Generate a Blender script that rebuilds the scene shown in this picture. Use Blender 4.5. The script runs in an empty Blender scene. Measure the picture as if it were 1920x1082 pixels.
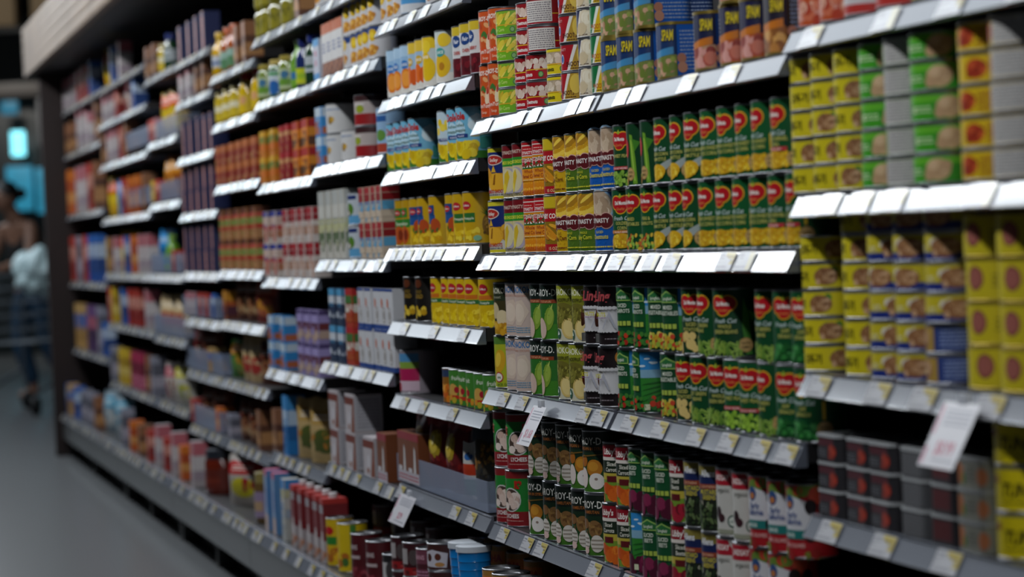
import bpy, bmesh, math, random
from mathutils import Vector, Matrix
from mathutils.geometry import tessellate_polygon
random.seed(7)
SC = bpy.context.scene
COL = SC.collection
W = 0.9144                     # width of one bay
EZ = 1.10                      # eye height
# ------------------------------------------------------------------ camera (fitted to the shelf lines)
F, YAW, PIT, ROL, CX, CD = 4900.0, 0.25976597, 0.02031903, -0.04420981, 3.48444278, 1.33567443
fw = Vector((-math.cos(YAW)*math.cos(PIT), math.sin(YAW)*math.cos(PIT), -math.sin(PIT)))
r0 = Vector((math.sin(YAW), math.cos(YAW), 0)); u0 = r0.cross(fw)
rt = math.cos(ROL)*r0 + math.sin(ROL)*u0; up = -math.sin(ROL)*r0 + math.cos(ROL)*u0
CAM = Vector((CX, -CD, EZ))
def proj(x, y, z):
    v = Vector((x, y, z)) - CAM; d = v.dot(fw)
    return 960 + F*v.dot(rt)/d, 541 - F*v.dot(up)/d, d
def solve_x(px, y, z, r=0.0):
    """world x along the shelf at which something of half width r standing at depth y shows its left edge at px"""
    lo, hi = -30.0, 2.6
    for _ in range(50):
        m = (lo+hi)/2; X, _y, d = proj(m, y, z)
        if X - r*F/d < px: lo = m
        else: hi = m
    return lo
cam = bpy.data.cameras.new('camera'); co = bpy.data.objects.new('camera', cam); COL.objects.link(co)
co.matrix_world = Matrix((( rt.x, up.x, -fw.x, CAM.x), (rt.y, up.y, -fw.y, CAM.y), (rt.z, up.z, -fw.z, CAM.z), (0, 0, 0, 1)))
cam.sensor_width = 36; cam.lens = F/1920*36; cam.clip_end = 200
cam.dof.use_dof = True; cam.dof.focus_distance = 4.98; cam.dof.aperture_fstop = 3.7; cam.dof.aperture_blades = 0
SC.camera = co
# ------------------------------------------------------------------ materials
def lin(h):
    h = h.lstrip('#'); o = []
    for i in (0, 2, 4):
        c = int(h[i:i+2], 16)/255
        o.append(c/12.92 if c <= .04045 else ((c+.055)/1.055)**2.4)
    return (o[0], o[1], o[2], 1.0)
MATS = {}
def mat(name, col='#808080', rough=.5, metal=0, noise=.06, scale=30, coat=0, trans=0, attr=False, emit=0, alpha=1, bump=0):
    if name in MATS: return MATS[name]
    m = bpy.data.materials.new(name); m.use_nodes = True; n = m.node_tree.nodes; l = m.node_tree.links
    b = n['Principled BSDF']; b.inputs['Roughness'].default_value = rough; b.inputs['Metallic'].default_value = metal
    tx = n.new('ShaderNodeTexNoise'); tc = n.new('ShaderNodeTexCoord'); l.new(tc.outputs['Object'], tx.inputs['Vector'])
    tx.inputs['Scale'].default_value = scale; tx.inputs['Detail'].default_value = 3
    mr = n.new('ShaderNodeMapRange'); mr.inputs['To Min'].default_value = 1-noise*1.6; mr.inputs['To Max'].default_value = 1+noise
    l.new(tx.outputs['Fac'], mr.inputs['Value'])
    mx = n.new('ShaderNodeMix'); mx.data_type = 'RGBA'; mx.blend_type = 'MULTIPLY'; mx.inputs['Factor'].default_value = 1
    if attr:
        a = n.new('ShaderNodeAttribute'); a.attribute_name = 'print'; l.new(a.outputs['Color'], mx.inputs['A'])
    else: mx.inputs['A'].default_value = lin(col)
    l.new(mr.outputs['Result'], mx.inputs['B']); l.new(mx.outputs['Result'], b.inputs['Base Color'])
    b.inputs['Coat Weight'].default_value = coat; b.inputs['Coat Roughness'].default_value = .22 if coat < .75 else .15; b.inputs['Coat IOR'].default_value = 1.5 if coat < .75 else 1.62
    b.inputs['Transmission Weight'].default_value = trans; b.inputs['Alpha'].default_value = alpha
    if emit:
        l.new(mx.outputs['Result'], b.inputs['Emission Color']); b.inputs['Emission Strength'].default_value = emit
    if bump:
        bp = n.new('ShaderNodeBump'); bp.inputs['Strength'].default_value = bump; bp.inputs['Distance'].default_value = .004
        l.new(tx.outputs['Fac'], bp.inputs['Height']); l.new(bp.outputs['Normal'], b.inputs['Normal'])
    MATS[name] = m; return m
PRINT = mat('printed_paper', attr=True, rough=.42, noise=.04, scale=60)
FOIL = mat('printed_film', attr=True, rough=.38, noise=.08, scale=25, bump=.5)
TIN = mat('tinplate', '#8f9094', rough=.33, metal=.9)
GOLD = mat('gold_lacquer', '#a99243', rough=.35, metal=.75)
DARKM = mat('black_powder_coat', '#0d0c0d', rough=.55)
BOARD = mat('shelf_board_paint', '#141214', rough=.5)
RAILM = mat('grey_rail_plastic', '#555a66', rough=.7, noise=.05, scale=14, coat=1)
CLEAR = mat('frosted_clear_plastic', '#8f9ab2', rough=.3, noise=.03, alpha=.45)
# ------------------------------------------------------------------ mesh helpers
def mesh_of(bm, name, m, smooth=True, angle=35):
    me = bpy.data.meshes.new(name); bm.normal_update(); bm.to_mesh(me); bm.free()
    for x in (m if isinstance(m, (list, tuple)) else [m]): me.materials.append(x)
    if smooth:
        me.polygons.foreach_set('use_smooth', [True]*len(me.polygons)); me.set_sharp_from_angle(angle=math.radians(angle))
    return me
def link(name, me, parent=None, loc=(0, 0, 0)):
    o = bpy.data.objects.new(name, me); COL.objects.link(o); o.location = loc
    if parent: o.parent = parent
    return o
def lathe(bm, prof, seg=32, close=True):
    rings = []
    for r, z in prof:
        rings.append([bm.verts.new((0, 0, z))] if r < 1e-5 else [bm.verts.new((r*math.cos(2*math.pi*i/seg), r*math.sin(2*math.pi*i/seg), z)) for i in range(seg)])
    for a, b in zip(rings, rings[1:]):
        for i in range(seg):
            j = (i+1) % seg
            if len(a) == 1 and len(b) == 1: continue
            if len(a) == 1: bm.faces.new((a[0], b[j], b[i]))
            elif len(b) == 1: bm.faces.new((a[i], a[j], b[0]))
            else: bm.faces.new((a[i], a[j], b[j], b[i]))
    return bm
def box(bm, x0, y0, z0, x1, y1, z1):
    v = [bm.verts.new((x, y, z)) for z in (z0, z1) for x, y in ((x0, y0), (x1, y0), (x1, y1), (x0, y1))]
    for f in ((3, 2, 1, 0), (4, 5, 6, 7), (0, 1, 5, 4), (1, 2, 6, 5), (2, 3, 7, 6), (3, 0, 4, 7)): bm.faces.new([v[i] for i in f])
    return bm
def bevelled(bm, w=.004, seg=2):
    bmesh.ops.bevel(bm, geom=list(bm.edges), offset=w, segments=seg, affect='EDGES', profile=.6, clamp_overlap=True); return bm
def rrect(w, d, rc, n=5):
    """outline of a rounded rectangle, counter clockwise, with arc length measured from the middle of the front (-y) side"""
    pts = []; hw, hd = w/2, d/2; s = 0.0
    def add(x, y, nx, ny):
        nonlocal s
        if pts: s += math.hypot(x-pts[-1][1], y-pts[-1][2])
        pts.append((s, x, y, nx, ny))
    add(0, -hd, 0, -1)
    for cx, cy, a0 in ((hw-rc, -hd+rc, -90), (hw-rc, hd-rc, 0), (-hw+rc, hd-rc, 90), (-hw+rc, -hd+rc, 180)):
        for i in range(n+1):
            a = math.radians(a0 + 90*i/n); add(cx+rc*math.cos(a), cy+rc*math.sin(a), math.cos(a), math.sin(a))
    add(0, -hd, 0, -1)
    return pts
# ------------------------------------------------------------------ printed art: flat shapes in cm, cut and wrapped onto a surface
TXT = {}
def text_geo(s, bold, shear):
    k = (s, bold, shear)
    if k not in TXT:
        c = bpy.data.curves.new('t', 'FONT'); c.body = s; c.size = 1; c.resolution_u = 2; c.align_x = 'CENTER'; c.offset = bold; c.shear = shear
        o = bpy.data.objects.new('t', c); COL.objects.link(o)
        me = bpy.data.meshes.new_from_object(o.evaluated_get(bpy.context.evaluated_depsgraph_get()))
        TXT[k] = ([tuple(v.co)[:2] for v in me.vertices], [tuple(p.vertices) for p in me.polygons])
        bpy.data.objects.remove(o); bpy.data.curves.remove(c); bpy.data.meshes.remove(me)
    return TXT[k]
class Art:
    def __init__(s, base, per, h, v0=0.0):
        s.bm = bmesh.new(); s.lay = s.bm.faces.layers.int.new('c'); s.pal = []; s.k = 0; s.h = h; s.per = per
        s.R(-per/2, v0, per/2, h-v0, base)
    def c(s, col):
        if col not in s.pal: s.pal.append(col)
        return s.pal.index(col)
    def face(s, pts, col, z):
        vs = [s.bm.verts.new((x, y, z)) for x, y in pts]
        try: f = s.bm.faces.new(vs); f[s.lay] = s.c(col)
        except ValueError: pass
    def up(s): s.k += 1; return s.k*.009
    def R(s, a, b, c, d, col): s.face([(a, b), (c, b), (c, d), (a, d)], col, s.up())
    def P(s, pts, col):
        z = s.up(); t = tessellate_polygon([[Vector((x, y, 0)) for x, y in pts]])
        for tri in t:
            q = [pts[i] for i in tri]
            if (q[1][0]-q[0][0])*(q[2][1]-q[0][1])-(q[1][1]-q[0][1])*(q[2][0]-q[0][0]) < 0: q.reverse()
            s.face(q, col, z)
    def ell(s, u, v, a, b, rot=0, n=16):
        ca, sa = math.cos(rot), math.sin(rot); o = []
        for i in range(n):
            t = 2*math.pi*i/n; x, y = a*math.cos(t), b*math.sin(t); o.append((u+x*ca-y*sa, v+x*sa+y*ca))
        return o
    def E(s, u, v, a, b, col, rot=0, n=18): s.face(s.ell(u, v, a, b, rot, n), col, s.up())
    def T(s, t, u, v, size, col, bold=.012, shear=0, sx=1.0):
        z = s.up(); V, Fs = text_geo(t, bold, shear); vs = [s.bm.verts.new((u+x*size*sx, v+y*size, z)) for x, y in V]
        for f in Fs:
            try: g = s.bm.faces.new([vs[i] for i in f]); g[s.lay] = s.c(col)
            except ValueError: pass
    def B(s, n, reg, ra, cols, asp=1.0, rot=None, seed=1):
        R_ = random.Random(seed); z = s.up(); s.k += 1
        for i in range(n):
            a = R_.uniform(*ra)
            s.face(s.ell(R_.uniform(reg[0], reg[2]), R_.uniform(reg[1], reg[3]), a, a*asp, R_.uniform(0, 3.1) if rot is None else rot+R_.uniform(-.25, .25), 10), R_.choice(cols), z+i*.0006)
    def fine(s, u0, v0, u1, v1, rows, col='#3a3a3a', seed=1):
        """rows of small print"""
        R_ = random.Random(seed); z = s.up()
        for i in range(rows):
            y = v1-(v1-v0)*(i+.5)/rows; t = (v1-v0)/rows*.22; x = u0
            while x < u1-.15:
                w = R_.uniform(.15, .6); s.face([(x, y-t), (min(x+w, u1), y-t), (min(x+w, u1), y+t), (x, y+t)], col, z); x += w+R_.uniform(.06, .16)
    def bars(s, u0, v0, u1, v1):
        s.R(u0, v0, u1, v1, '#d8d8d4'); R_ = random.Random(3); x = u0+.1
        z = s.up()
        while x < u1-.15:
            w = R_.uniform(.03, .1); s.face([(x, v0+.1), (x+w, v0+.1), (x+w, v1-.1), (x, v1-.1)], '#1a1a1a', z); x += w+R_.uniform(.04, .1)
    def wrap(s, fn, cuts, name, m=None, cutv=()):
        bm = s.bm; lay = s.lay
        for axis, cc in ((0, cuts), (1, cutv)):
            for c in cc:
                bmesh.ops.bisect_plane(bm, geom=list(bm.verts)+list(bm.edges)+list(bm.faces), dist=1e-5, plane_co=(c, 0, 0) if axis == 0 else (0, c, 0), plane_no=(1, 0, 0) if axis == 0 else (0, 1, 0))
        bmesh.ops.triangulate(bm, faces=[f for f in bm.faces if len(f.verts) > 4])
        nr = []; bm.verts.index_update()
        for v in bm.verts:
            p, nn = fn(v.co.x/100, v.co.y/100, v.co.z/100); v.co = p; nr.append(nn)
        pal = [lin(c) for c in s.pal]; me = bpy.data.meshes.new(name); cols = []
        for f in bm.faces: cols += list(pal[f[lay]])*len(f.verts)
        bm.to_mesh(me); bm.free()
        at = me.attributes.new('print', 'FLOAT_COLOR', 'CORNER'); at.data.foreach_set('color', cols)
        me.materials.append(m or PRINT); me.polygons.foreach_set('use_smooth', [True]*len(me.polygons))
        me.normals_split_custom_set_from_vertices(nr)
        return me
def circle_wrap(r, z0=0):
    def fn(u, v, o):
        a = -math.pi/2+u/r; n = Vector((math.cos(a), math.sin(a), 0)); return n*(r+o)+Vector((0, 0, v+z0)), n
    half = math.pi*r*100; step = max(.35, r*100*.12); k = int(half/step)
    return fn, [i*step for i in range(-k, k+1)]
def rr_wrap(w, d, rc):
    pts = rrect(w, d, rc); L = pts[-1][0]
    def fn(u, v, o):
        s = u % L
        for a, b in zip(pts, pts[1:]):
            if s <= b[0]+1e-9:
                t = (s-a[0])/max(b[0]-a[0], 1e-9); n = Vector((a[3]*(1-t)+b[3]*t, a[4]*(1-t)+b[4]*t, 0)).normalized()
                return Vector((a[1]*(1-t)+b[1]*t, a[2]*(1-t)+b[2]*t, v))+n*o, n
        return Vector((0, -d/2-o, v)), Vector((0, -1, 0))
    cuts = sorted({round(p[0]*100, 4) for p in pts[1:-1]} | {round((p[0]-L)*100, 4) for p in pts[1:-1]})
    return fn, [c for c in cuts if abs(c) < L*50-1e-3]
# ------------------------------------------------------------------ product kinds
KIND = {}
def reg(key, name, cat, desc, hw, d, h, root, parts, rot=0.0, jit=0.0):
    KIND[key] = dict(name=name, cat=cat, desc=desc, hw=hw, d=d, h=h, root=root, parts=parts, rot=rot, jit=jit)
def can_meshes(r, h, rim=TIN):
    bm = lathe(bmesh.new(), [(0, .002), (r*.86, .002), (r*.9, 0), (r*1.0, 0), (r*1.015, .001), (r*1.015, .0025), (r*.985, .004), (r*.985, h-.004), (r*1.015, h-.0025), (r*1.015, h-.0008), (r*.99, h), (r*.95, h-.0005)])
    lid = lathe(bmesh.new(), [(r*.955, h-.0006), (r*.94, h-.004), (r*.82, h-.004), (r*.8, h-.0032), (r*.5, h-.0032), (r*.48, h-.0038), (0, h-.0038)])
    return mesh_of(bm, 'can_body', rim), mesh_of(lid, 'can_lid', rim)
def can(key, name, desc, r, h, base, art, rot=22, jit=10, rim=TIN, cat='can'):
    """r, h in cm; art draws on a flat sheet, u = 0 is the middle of the label"""
    R, H = r/100, h/100
    A = Art(base, 2*math.pi*r, h, .32); art(A)
    fn, cuts = circle_wrap(R*1.001); lab = A.wrap(fn, cuts, name+'_label')
    b, l = can_meshes(R, H, rim)
    reg(key, name, cat, desc, R*1.015, 2*R*1.015, H, b, [('label', lab), ('lid', l)], math.radians(rot), math.radians(jit))
def boxy(key, name, desc, w, d, h, base, art, rc=.25, cat='box', m=None, extra=None, top=None):
    A = Art(base, rrect(w/100, d/100, rc/100)[-1][0]*100, h, .02); art(A)
    fn, cuts = rr_wrap(w/100, d/100, rc/100); lab = A.wrap(fn, cuts, name+'_print', m)
    bm = bmesh.new(); pts = rrect(w/100-.0006, d/100-.0006, rc/100)[:-1]
    lo = [bm.verts.new((p[1], p[2], 0)) for p in pts]; hi = [bm.verts.new((p[1], p[2], h/100)) for p in pts]
    bm.faces.new(lo[::-1]); bm.faces.new(hi); n = len(pts)
    for i in range(n): bm.faces.new((lo[i], lo[(i+1) % n], hi[(i+1) % n], hi[i]))
    body = mesh_of(bm, name+'_body', mat('card_'+(top or base), top or base, rough=.5))
    reg(key, name, cat, desc, w/200, d/100, h/100, body, [('printed_panel', lab)]+(extra or []), 0, math.radians(2))
def jar(key, name, desc, prof, r, l0, l1, base, art, glass, lid=None, lidcol='#222222', cat='jar', rot=30):
    """prof in cm; label between heights l0 and l1"""
    body = mesh_of(lathe(bmesh.new(), [(a/100, b/100) for a, b in prof]), name+'_body', mat('content_'+glass, glass, rough=.12, coat=.5))
    A = Art(base, 2*math.pi*r, l1-l0, 0); art(A); fn, cuts = circle_wrap(r/100*1.004, l0/100)
    parts = [('label', A.wrap(fn, cuts, name+'_label'))]
    top = prof[-1][1]
    if lid:
        lr, a, b = lid
        parts.append(('lid', mesh_of(lathe(bmesh.new(), [(lr*.9/100, a/100), (lr/100, a/100+.001), (lr/100, b/100-.001), (lr*.96/100, b/100), (0, b/100)]), name+'_lid', mat('lid_'+lidcol, lidcol, rough=.3, coat=.3)))); top = max(top, b)
    mr = max(p[0] for p in prof)/100
    reg(key, name, cat, desc, mr, 2*mr, top/100, body, parts, math.radians(rot), .3)
def pouch(key, name, desc, w, d, h, base, art, cat='bag', turn=32):
    w, d, h = w/100, d/100, h/100
    def pos(u, v, o, side=-1):
        x = max(-1, min(1, u/(w/2))); t = max(0, min(1, v/h))
        k = math.sqrt(max(0, 1-x*x*.96))*(math.sin(min(1, t*1.35+.22)*math.pi*.5) if t < .6 else 1)*(1 if t < .55 else max(.06, math.cos((t-.55)/.45*1.5)))
        return Vector((u*(1-.06*math.sin(t*3.1)), side*(d/2*k), v+.004*math.sin(u*90+v*40)*(t > .8)))
    bm = bmesh.new(); N, M = 10, 14; g = {}
    for s in (-1, 1):
        for i in range(N+1):
            for j in range(M+1): g[s, i, j] = bm.verts.new(pos(-w/2+w*i/N, h*j/M, 0, s)+Vector((0, .001*s*-1, 0)))
        for i in range(N):
            for j in range(M):
                q = [g[s, i, j], g[s, i+1, j], g[s, i+1, j+1], g[s, i, j+1]]; bm.faces.new(q if s < 0 else q[::-1])
    bmesh.ops.remove_doubles(bm, verts=bm.verts, dist=.0025)
    body = mesh_of(bm, name+'_body', mat('film_'+base, base, rough=.4, coat=.1), angle=80)
    A = Art(base, w*100*.98, h*100, .1); art(A)
    def fn(u, v, o):
        e = .002; p = pos(u, v, o); n = (pos(u+e, v, o)-pos(u-e, v, o)).cross(pos(u, v+e, o)-pos(u, v-e, o)).normalized()
        return p+n*(o+.0015), n
    lab = A.wrap(fn, [w*100*(i/12-.5) for i in range(1, 12)], name+'_print', FOIL, [h*100*i/12 for i in range(1, 12)])
    tw = math.radians(turn); reg(key, name, cat, desc, (w*math.cos(tw)+d*math.sin(tw))/2*.92, w*math.sin(tw)+d*math.cos(tw), h, body, [('printed_front', lab)], tw, .12)
WH, YE, RE, GR = '#e6e3dc', '#d9b21c', '#b0141e', '#0e5a2a'
def emblem(A, u, v, s=1.0):
    for g, col in ((.24, '#e3ae25'), (0, '#b3131d')):
        for x, y, a, b in ((-1.25, .3, 1.6, 1.35), (1.25, .3, 1.6, 1.35), (0, -.7, 1.5, 1.25)): A.E(u+x*s, v+y*s, (a+g)*s, (b+g)*s, col)
    A.P([(u-.5*s, v+1.5*s), (u, v+1.35*s), (u+.5*s, v+1.5*s), (u+.1*s, v+2.3*s)], '#9fb332')
    A.T('Del Monte', u, v-.15*s, 1.15*s, '#f2efe6', .03, 0, .62); A.T('Quality', u, v-1.25*s, .75*s, '#e98a4a', .005, .3)
def seal(A, u, v, r=1.15):
    A.E(u, v, r, r, '#a9854f'); A.E(u, v, r*.86, r*.86, '#bd9a61'); A.T('NON', u, v+.1, .6, '#4a3a20'); A.T('GMO', u, v-.55, .6, '#4a3a20')
def dm(title, food, base='#0b4a23', fresh=True, ribbon=None, pod=None, sl=True):
    def art(A):
        emblem(A, 0, 8.3, .82); A.R(3.3, 3.4, 3.75, 6.0, '#c4a024')
        if fresh: A.T('Fresh Cut', .2, 5.5, 1.0, '#c9d8d4', .01, .35)
        for i, t in enumerate(title): A.T(t, .2, 4.7-.85*i-(0 if fresh else -.6), .82, '#c4bd63', .012, 0, .85)
        if ribbon: A.R(-2.6, 3.2, 2.6, 3.75, ribbon); A.T('NO SALT ADDED', 0, 3.3, .42, '#f0e2d8')
        if pod: A.P([(3.4, 9.5), (4.3, 6.5), (4.6, .5), (3.6, .5), (3.1, 5)], pod); A.P([(4.2, 7.5), (5.6, 6.6), (4.7, 5.5)], '#4b8a2e')
        food(A)
        if sl: seal(A, 3.6, 2.0)
        A.fine(7, 2, 11, 9, 12, '#8fae8a')
    return art
def kernels(A): 
    A.E(0, 1.9, 2.9, 1.3, '#c99c1c'); A.B(60, (-2.6, .8, 2.6, 2.9), (.2, .36), ['#e8c22e', '#d9a91c', '#f0d24a', '#c8921a'])
def spoon(A):
    A.P([(.5, 3.0), (4.2, 4.6), (4.6, 4.1), (1.5, 1.8)], '#9aa3a0'); A.E(-.3, 1.9, 2.5, 1.35, '#d4a51e', .2); A.B(50, (-2.3, 1.1, 1.6, 2.8), (.18, .3), ['#e8c22e', '#d9a91c', '#f0d24a'])
def peas(A, c=('#7fa83a', '#93b84a', '#6a9430')): A.B(60, (-3, .5, 3.2, 2.9), (.25, .4), c)
def beans(A): A.B(40, (-3, .5, 3, 2.6), (.7, 1.1), ['#7d9a3a', '#5f8530', '#8fae4c'], .22)
def leaves(A): A.B(40, (-3, .5, 3.4, 2.8), (.4, .8), ['#2f7a35', '#1f6a2b', '#4b9450', '#1a5424'], .6)
def mixed(A): A.B(70, (-3.4, .4, 4.2, 2.9), (.25, .45), ['#7fa83a', '#c4572a', '#d9b23a', '#93b84a', '#c46a2a'], .7)
CR, CH = 3.75, 11.0
can('corn_cream', 'corn_can', 'green cream corn can with spoon', CR, CH, '#0a4522', dm(['GOLDEN CORN', 'CREAM STYLE'], spoon), rot=6, jit=7)
can('corn', 'corn_can', 'green can of golden sweet corn', CR, CH, '#0b5227', dm(['GOLDEN SWEET', 'WHOLE CORN'], kernels), rot=6, jit=8)
can('corn_red', 'corn_can', 'green corn can with red ribbon', CR, CH, '#0a4a25', dm(['WHOLE KERNEL', 'CORN'], kernels, ribbon='#b5303a'), rot=6)
can('sweetpeas', 'pea_can', 'dark green sweet pea can', CR, CH, '#0a3f1d', dm(['SWEET PEAS'], peas, fresh=False, ribbon='#b5303a'), rot=22)
can('peapod', 'pea_can', 'green can with tall pea pod', CR, CH, '#083a1c', lambda A: (A.P([(.2, 9.0), (1.0, 8.8), (1.6, 5), (1.9, .5), (.9, .5), (.5, 4)], '#6a9a2a'), A.P([(.9, 8.2), (2.8, 7.6), (1.5, 6.0)], '#3f7a22'), A.P([(.5, 8), (.8, 8), (1.5, 1), (1.2, 1)], '#9ac04a'), A.E(-.9, 6.6, .8, 1.6, '#b3131d'), seal(A, .2, 2.2), A.B(20, (-3, .5, -.6, 2.2), (.2, .35), ['#c48a2a', '#8fae3a', '#a8602a'])), rot=8, jit=3)
can('fiesta', 'corn_can', 'green can of corn and peppers', CR, CH, '#0a4a25', dm(['GOLDEN', 'CORN'], kernels, ribbon='#c4772a'), rot=34, jit=4)
can('mixveg', 'vegetable_can', 'green can of mixed vegetables', CR, CH, '#0a4a25', dm(['MIXED', 'VEGETABLES'], mixed, fresh=False), rot=10, jit=4)
can('peacar', 'vegetable_can', 'green can of peas and carrots', CR, CH, '#0b4e26', dm(['PEAS &', 'CARROTS'], mixed, fresh=False), rot=18, jit=4)
can('beans', 'bean_can', 'green can of cut beans', CR, CH, '#0a4422', dm(['CUT GREEN', 'BEANS'], beans), rot=10)
can('italbeans', 'bean_can', 'green can of whole runner beans', CR, CH, '#093a1d', dm(['WHOLE', 'GREEN BEANS'], beans, pod='#3f7a2e'), rot=26)
can('dmpeas', 'pea_can', 'green pea can with red ribbon', CR, CH, '#0b4e26', dm(['SWEET PEAS'], lambda A: peas(A, ('#8fb83a', '#a3c84a', '#7aa430')), fresh=True, ribbon='#b5303a'))
can('spinach', 'spinach_can', 'green can of leaf spinach', CR, CH, '#0a4a25', dm(['LEAF', 'SPINACH'], leaves), rot=28)
can('fruit', 'vegetable_can', 'dark green can with potato slices', CR, CH, '#0a3a1d', dm(['SLICED', 'POTATOES'], lambda A: A.B(14, (-3, .8, 3, 3.4), (.6, .9), ['#c9a85a', '#d9bd74'])), rot=20)
def field(title, food, sky=True):
    def art(A):
        if sky:
            A.R(1.9, 1, 6.6, 10.6, '#2f7d2c'); A.R(1.9, 6.6, 6.6, 10.6, '#2d84c4'); A.R(1.9, 6.2, 6.6, 7.6, '#7fa9c0'); A.B(7, (2.2, 8.2, 6.4, 9.8), (.3, .7), ['#cfe0ea'], .3, 0)
            for i in range(5): A.P([(2.0, 1+i*1.0), (2.2+i*.2, 1.25+i), (6.6, 3.4+i*.6), (6.6, 3.0+i*.6)], '#1d5a22')
        A.P([(-2.4, 8.3), (1.7, 8.3), (1.7, 9.5), (.6, 9.9), (-.3, 10.3), (-1.4, 9.8), (-2.4, 9.5)], '#8fb35a'); A.P([(-2.2, 8.5), (1.5, 8.5), (1.5, 9.3), (.5, 9.7), (-.3, 10.05), (-1.3, 9.6), (-2.2, 9.3)], '#2a6a38')
        A.T('Springfield', -.35, 8.75, .72, '#e8ead8', .01, 0, .75)
        for i, t in enumerate(title): A.T(t, -.3, 7.2-.95*i, .95, '#dfe2d2', .012, 0, .8)
        for i in range(4): A.R(-1.9+i*.9, 4.0, -1.2+i*.9, 4.8, '#a5b84a')
        food(A); A.R(2.6, .7, 3.6, 1.7, '#cfd2b0')
        A.fine(7, 2, 11, 9, 12, '#8fae8a')
    return art
def redveg(A): A.B(46, (-3.2, .5, 5.5, 2.9), (.3, .55), ['#a8281c', '#c43a22', '#2f6a2c', '#3f7a2e'])
def platter(A): A.B(60, (-3.2, .5, 4, 3.2), (.3, .5), ['#b9b23a', '#c99a2a', '#8fa83a', '#c4442a', '#d9c25a'])
def beets(A): A.B(16, (-3.2, .4, 5, 2.9), (.8, 1.3), ['#5a1230', '#6f1a3f', '#7f2448', '#4a0f28'])
can('f_carrot', 'vegetable_can', 'green can with hills and tomatoes', CR, CH, '#0d4d27', field(['DICED', 'CARROTS'], redveg))
can('f_sky', 'vegetable_can', 'green can with wide blue sky', CR, CH, '#0d4d27', field(['SLICED', 'CARROTS'], redveg), rot=5)
can('f_mix', 'vegetable_can', 'green field can of mixed vegetables', CR, CH, '#0d4325', field(['MIXED', 'VEGETABLES'], platter), rot=28)
can('f_beet', 'beet_can', 'green can with purple beets', CR, CH, '#0f4a28', field(['SLICED', 'BEETS'], beets))
can('f_beetsky', 'beet_can', 'beet can showing sky and furrows', CR, CH, '#0f4a28', field(['SLICED', 'BEETS'], beets), rot=-18)
def libby(title, food):
    def art(A):
        A.R(-6, 0.3, 6, 4.6, '#6f8f2c'); A.R(-6, 4.2, 6, 5.4, '#b7a53c'); A.R(-1, 3.8, 1.4, 4.9, '#5a1418')
        A.R(-2.4, 7.9, 2.4, 10.5, '#8c1020'); A.R(-2.4, 7.7, 2.4, 8.3, '#d8cfc6'); A.T("Libby's", 0, 8.8, 1.5, '#efe9e2', .025, .1, .8)
        for i, t in enumerate(title): A.T(t, .3, 6.7-1.0*i, 1.05, '#e6e3d4', .01, 0, .85)
        food(A)
    return art
can('l_carrot', 'carrot_can', 'carrot can with red script badge', CR, CH, '#1d2a1c', libby(['Sliced', 'Carrots'], lambda A: A.B(16, (-3.4, .5, 4, 3.2), (.8, 1.2), ['#d0601a', '#e07a24', '#c24f14'])))
can('l_beet', 'beet_can', 'beet can with red script badge', CR, CH, '#1d2a1c', libby(['Sliced', 'Beets'], lambda A: A.B(10, (-3.4, .8, 4, 3.0), (.9, 1.4), ['#8c1428', '#a01c30', '#6f0f20'])))
def mustard(A):
    A.R(-12, 8.8, 12, 10.7, '#857835'); A.R(-3.4, 5.3, 3.4, 9.2, '#16224f'); A.R(-3.4, 7.0, 3.4, 7.8, '#8a3a22'); A.T('Allens', 0, 9.0, 1.5, '#dfe0e6', .03, 0, .8)
    A.T('MUSTARD', 0, 6.2, 1.05, '#c9b93a', .02, 0, .8); A.T('GREENS', 0, 5.35, 1.0, '#c9b93a', .02, 0, .8); A.T('SOUTHERN', 0, 7.2, .55, '#e0b090')
    A.B(70, (-5, .5, 5, 4.8), (.35, .7), ['#2c3f22', '#43542f', '#1f2d1a', '#56683e', '#6b7a52'], .5); A.B(8, (-3, 4, 3, 5), (.2, .5), ['#c9c4ae'], .3)
can('mustard', 'greens_can', 'black and gold mustard greens can', CR, CH, '#1c2117', mustard)
def linds(A):
    A.P([(-3.2, 8.2), (2.4, 8.2), (1.2, 10.6), (-3.2, 10.6)], '#a3182a'); A.T('LINDSAY', -.4, 9.0, 1.25, '#e8e4df', .02, .1, .72); A.T('organic', 0, 7.1, 1.1, '#55564f', .008, 0, .9)
    A.E(-1.2, 3.9, .8, 1.0, '#2a141a'); A.E(-.5, 3.1, .9, .7, '#3a1c22'); A.E(1.9, 2.6, 1.0, 1.0, '#1f4a3a'); A.E(1.9, 2.6, .75, .75, '#c9cdc4'); A.T('USDA', 1.9, 2.4, .5, '#1f4a3a')
    A.R(-3.4, .6, 3.4, 1.3, '#8f917e'); A.fine(6, 2, 11, 9, 12, '#9a9a94')
can('white_olive', 'olive_can', 'white can of organic black olives', CR, CH, '#bdbab4', linds)
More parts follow.
